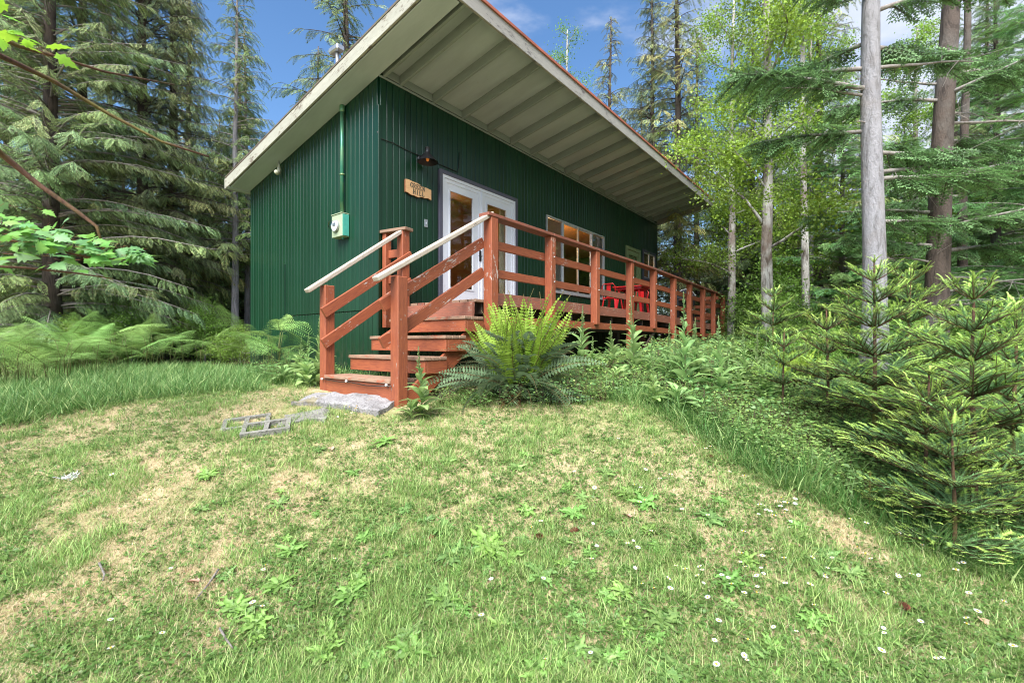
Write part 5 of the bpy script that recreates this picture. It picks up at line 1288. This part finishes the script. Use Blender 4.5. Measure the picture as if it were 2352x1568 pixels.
# ------------------------------------------------------------------ lawn flowers, rosettes, litter
def dandelion(seed, n=11, L=.10, grey=False):
    r = np.random.default_rng(seed); s = Soup(); base = (.13, .24, .075) if grey else (.13, .27, .05)
    for i in range(n):
        pr = blade_leaf(L * (.7 + .5 * r.random()), L * .30, (.5 * r.random() + .1, -.25), base, (.20, .33, .10), 8, .15, .8, seed * 20 + i); put(s, pr, (0, 0, .005), i * 2.4 + r.normal(0, .3), r.normal(.1, .12), 1, r.normal(0, .2), (.75 + .5 * r.random(),) * 3)
    return s.mesh('rosette', M['leaf'])
DD = [dandelion(90 + i, 13 + i, .085 + .01 * i, i % 2) for i in range(5)]
def daisy():
    s = Soup(); n = 14
    V, T = tube([(0, 0, 0), (.004, 0, .03), (0, .003, .055)], [.0013] * 3, 4); s.add(V, T, (.13, .22, .06))
    for i in range(n):
        a = i / n * 6.283; d = np.array([math.cos(a), math.sin(a), .22]); quadleaf(np.array([0, 0, .055]), d, np.array([0, 0, 1.]), .0135, .0055, np.array([.80, .80, .80]), s, .05)
    V, T = tube([(0, 0, .0535), (0, 0, .0585), (0, 0, .0605)], [.0035, .0045, .001], 8); s.add(V, T, (.65, .42, .03))
    return s.mesh('daisy', M['petal'])
DY = daisy()
rr = np.random.default_rng(77); placed = []
def place_words(x, y):
    u, v = x / y * F + 1176, 784 - G(x, y) / y * F
    if v < 1010 and u < 1000: return 'near the cinder blocks and the concrete slab'
    side = 'left' if u < 850 else ('middle' if u < 1500 else 'right')
    return 'in the %s part of the %s lawn' % (side, 'upper' if v < 1120 else ('middle' if v < 1330 else 'lower'))
def lawn_pts(n, uf, vf):
    out = []
    while len(out) < n:
        u, v = uf(rr), vf(rr); lim = np.interp(u, [0, 300, 600, 900, 1400, 1500, 1750, 2300, 2600], [985, 920, 880, 930, 900, 920, 1080, 1320, 1420])
        if v < lim: continue
        x, y = img_ground(u, v)
        if y > 7.5 or not clear_of_cabin(x, y, .1): continue
        out.append((x, y))
    return out
ros = lawn_pts(110, lambda r: 250 + 1900 * r.beta(2.0, 1.4), lambda r: 930 + 640 * r.random() ** .8)
ros += [img_ground(u, v) for u, v in ((820, 1335), (1240, 1330), (670, 1270), (1010, 1385), (950, 1505), (1390, 1380), (560, 1420), (885, 1020), (1020, 1220), (1120, 1260), (1430, 1370), (640, 1165), (1480, 1160))]
for i, (x, y) in enumerate(ros):
    o = add_obj('dandelion_rosette', DD[i % 5], None, (x, y, G(x, y) + .010), (0, 0, 0), (.42 if i < 110 else .8) + .5 * rr.random() ** 1.5); o.rotation_euler = on_slope(x, y, rr.random() * 6.28)
    tag(o, 'flat green toothed weed rosette ' + place_words(x, y), 'weed', 'weed rosettes in the lawn')
dz = lawn_pts(52, lambda r: 1700 + 500 * r.normal(0, .42), lambda r: 1010 + 380 * r.random()) + lawn_pts(30, lambda r: 1050 + 1300 * r.random(), lambda r: 1180 + 380 * r.random()) + lawn_pts(14, lambda r: 700 * r.random() + 120, lambda r: 1050 + 500 * r.random()) + lawn_pts(12, lambda r: 700 + 170 * r.random(), lambda r: 940 + 30 * r.random())
dz += lawn_pts(36, lambda r: 1650 + 750 * r.random(), lambda r: 1150 + 400 * r.random())
dz += [img_ground(1720 + 110 * rr.random(), 1160 + 50 * rr.random()) for _ in range(16)]
for i, (x, y) in enumerate(dz):
    o = add_obj('daisy', DY, None, (x, y, G(x, y)), (rr.normal(0, .2), rr.normal(0, .2), rr.random() * 6.28), .75 + .6 * rr.random())
    tag(o, 'tiny white daisy ' + place_words(x, y), 'daisy', 'daisies in the lawn')
def cone():
    s = Soup()
    for i in range(40):
        t = i / 40; z = t * .045; a = i * 2.4; rad = .012 * math.sin(math.pi * (t * .8 + .15)); d = np.array([math.cos(a), math.sin(a), .5]); quadleaf(np.array([0, 0, z]) + d * rad * .3, d, np.array([0, 0, 1.]), rad + .006, .010, np.array([.17, .065, .035]) * (.7 + .6 * rr.random()), s)
    return s.mesh('pine_cone', M['petal'])
CN = cone()
for (u, v, lab) in ((985, 1252, 'brown fir cone lying left of centre in the lawn'), (1228, 1237, 'brown fir cone in the middle of the lawn'), (1308, 1226, 'small brown cone right of the middle of the lawn'), (1620, 1052, 'brown cone in the brown patch near the right lawn edge'), (2058, 1395, 'brown cone among daisies at lower right')):
    x, y = img_ground(u, v); o = add_obj('fir_cone', CN, None, (x, y, G(x, y) + .015), (1.4, 0, rr.random() * 6), 1.25); tag(o, lab, 'fir cone', 'fir cones in the lawn')
def dryleaf(seed):
    V, T, C = blade_leaf(.07, .045, (.3, -.2), (.48, .32, .24), (.38, .22, .15), 4, .5, .3, seed); s = Soup(); s.add(V, T, C); return s.mesh('dry_leaf', M['petal'])
DL = [dryleaf(1), dryleaf(2)]
for i, (u, v, lab) in enumerate(((760, 1033, 'pale dry leaf in front of the cinder blocks'), (1840, 1265, 'pinkish dead leaf among the daisies'), (1450, 1198, 'curled brown leaf right of centre'), (1700, 975, 'dead leaf near the right lawn edge'), (2265, 1450, 'dry brown leaf at lower right'), (455, 1350, 'pale leaf scrap at lower left'), (1985, 1165, 'large dead leaf at the foot of the firs'))):
    x, y = img_ground(u, v); o = add_obj('dead_leaf', DL[i % 2], None, (x, y, G(x, y) + .02), (.2, .1, rr.random() * 6), 1.1); tag(o, lab, 'dead leaf', 'dead leaves on the lawn')
for i, (pts_, lab) in enumerate((([(228, 1308), (240, 1335), (236, 1352)], 'reddish twig lying on the lawn at left'), ([(502, 1322), (478, 1360), (450, 1392)], 'long bare twig lying on the lawn left of centre'), ([(505, 1460), (520, 1490), (535, 1510)], 'short pale twig at the lower left of the lawn'), ([(1600, 990), (1680, 960), (1790, 935)], 'dry stick by the right lawn edge'))):
    g_ = [img_ground(*p) for p in pts_]; b0 = g_[0]
    o = tube_obj('twig', [(x - b0[0], y - b0[1], G(x, y) - G(*b0)) for x, y in g_], [.006, .005, .003], M['twig'], None, 6, (b0[0], b0[1], G(*b0) + .03)); tag(o, lab, 'twig', 'twigs on the lawn')
def fluff():
    s = Soup()
    for i in range(60):
        d = rr.normal(0, 1, 3); d[2] = abs(d[2]) * .6; quadleaf(rr.normal(0, .012, 3) * [2, 1, .6], d, rr.normal(0, 1, 3), .03, .006, (.8, .8, .82), s)
    return s.mesh('feather', M['petal'])
x, y = img_ground(155, 1108); o = add_obj('feather_tuft', fluff(), None, (x, y, G(x, y) + .03), scale=1.3); tag(o, 'white fluffy feather tuft lying on the lawn at left', 'feather')
for (u, v, h, lab) in ((1640, 1180, .30, 'thin flowering grass stem standing in the right lawn'), (1395, 1190, .26, 'thin wiry grass stem right of centre'), (1995, 1190, .30, 'reddish seed stem at the foot of the firs'), (2050, 1200, .28, 'second reddish seed stem at the foot of the firs, farther right')):
    x, y = img_ground(u, v); s = Soup(); V, T = tube([(0, 0, 0), (.01, 0, h * .5), (.02, .01, h)], [.0022, .0018, .001], 4); s.add(V, T, (.16, .17, .05))
    for i in range(40): t = .55 + .45 * i / 40; a = i * 2.4; quadleaf(np.array([.02 * t, .01 * t, h * t]), np.array([math.cos(a), math.sin(a), .6]), np.array([0, 0, 1.]), .010, .004, np.array([.30, .17, .06]), s)
    o = add_obj('seed_stem', s.mesh('seed_stem', M['grass']), None, (x, y, G(x, y))); tag(o, lab, 'seed stem', 'seed stems in the grass')

# ------------------------------------------------------------------ maple with overhanging boughs at left
def maple_leaf(seed, c):
    r = np.random.default_rng(seed); V = [(0, 0, 0)]; out = [(.05, .07), (.0, .22), (.18, .18), (.30, .46), (.42, .26), (.52, .40), (.60, .22), (.78, .20), (.80, .12), (1.05, 0)]
    P = [(.0, 0)] + [(x, y) for x, y in out] + [(x, -y) for x, y in out[-2::-1]]
    V = [(x, y, -.20 * (x * x + y * y) + .05 * abs(y)) for x, y in P]; V.append((.38, 0, .02)); n = len(P); ci = n
    T = [(ci, i, (i + 1) % n) for i in range(n)]
    C = np.array([np.array(c) * (.85 + .3 * r.random()) for _ in V]); s = Soup(); s.add(V, np.array(T)[:, ::-1], C)
    Vt, Tt = tube([(-.45, 0, -.02), (0, 0, 0)], [.012, .012], 3); s.add(Vt, Tt, (.25, .12, .05)); return s.mesh('leaf', M['leaf'])
ML = [maple_leaf(1, (.16, .36, .08)), maple_leaf(2, (.15, .31, .12)), maple_leaf(3, (.22, .46, .04))]
mpl = empty('maple_tree', (-5.2, 2.6, G(-5.2, 2.6))); tag(mpl, 'broadleaf maple reaching in from the left edge with star-shaped leaves', 'tree')
g0 = G(-5.2, 2.6)
def mw(u, v, Y): return np.array([at(u, Y) + 5.2, Y - 2.6, (784 - v) / F * Y - g0])
add_obj('trunk', np_mesh('trunk', *tube([(0, 0, 0), (-.05, .02, 1.5), (.05, 0, 3.5), (-.1, .1, 6.5)], [.16, .13, .11, .07], 14), M['bark_moss'], None, True), mpl)
for pts_, r0 in (([(-.02, 0, 2.2), mw(-60, 90, 4.2), mw(0, 128, 4.6), mw(120, 185, 5.2), mw(250, 262, 5.6), mw(370, 325, 5.9), mw(480, 360, 6.2)], .035), ([(0, 0, 1.9), mw(-60, 60, 3.4), mw(40, 105, 3.7), mw(110, 125, 3.9), mw(240, 165, 4.4), mw(400, 195, 5.2)], .022),
                 ([(0, 0, 1.5), mw(-50, 300, 4.6), mw(0, 352, 4.9), mw(90, 425, 5.1), mw(180, 488, 5.2), mw(222, 520, 5.25), mw(240, 578, 5.3)], .04), ([(0, 0, 1.4), mw(-40, 540, 3.2), mw(60, 560, 3.4), mw(200, 590, 3.6), mw(330, 600, 3.9)], .014), ([(0, 0, 1.45), mw(-40, 610, 3.0), mw(60, 615, 3.2), mw(180, 628, 3.4), mw(260, 640, 3.6)], .012)):
    n_ = len(pts_); V, T = tube(np.array(pts_), np.linspace(r0, r0 * .35, n_), 7); add_obj('bough', np_mesh('bough', V, T, M['bark_moss'], None, True), mpl)
lr = np.random.default_rng(17); lv = []
for i in range(150):
    t = lr.random() ** .8; u = -30 + 370 * t; v = 540 + 52 * t + lr.normal(0, 36) * (1.15 - t); Y = 3.1 + .9 * t + lr.normal(0, .12); lv.append((u, v, Y, lr.integers(0, 2), .115))
for (u, v, Y) in ((5, 35, 2.8), (20, 70, 2.85), (45, 92, 2.9), (70, 110, 2.9), (95, 122, 3.0), (20, 20, 2.8), (60, 88, 2.8), (125, 126, 3.1), (0, 88, 2.8), (105, 108, 3.0)): lv.append((u, v, Y, 2, .12))
for (u, v, Y, k_, sz) in lv:
    o = add_obj('leaf', ML[k_], mpl, tuple(mw(u, v, Y)), (lr.normal(.55, .35), lr.normal(.1, .3), lr.normal(-.5, .9)), sz * (.75 + .5 * lr.random()))
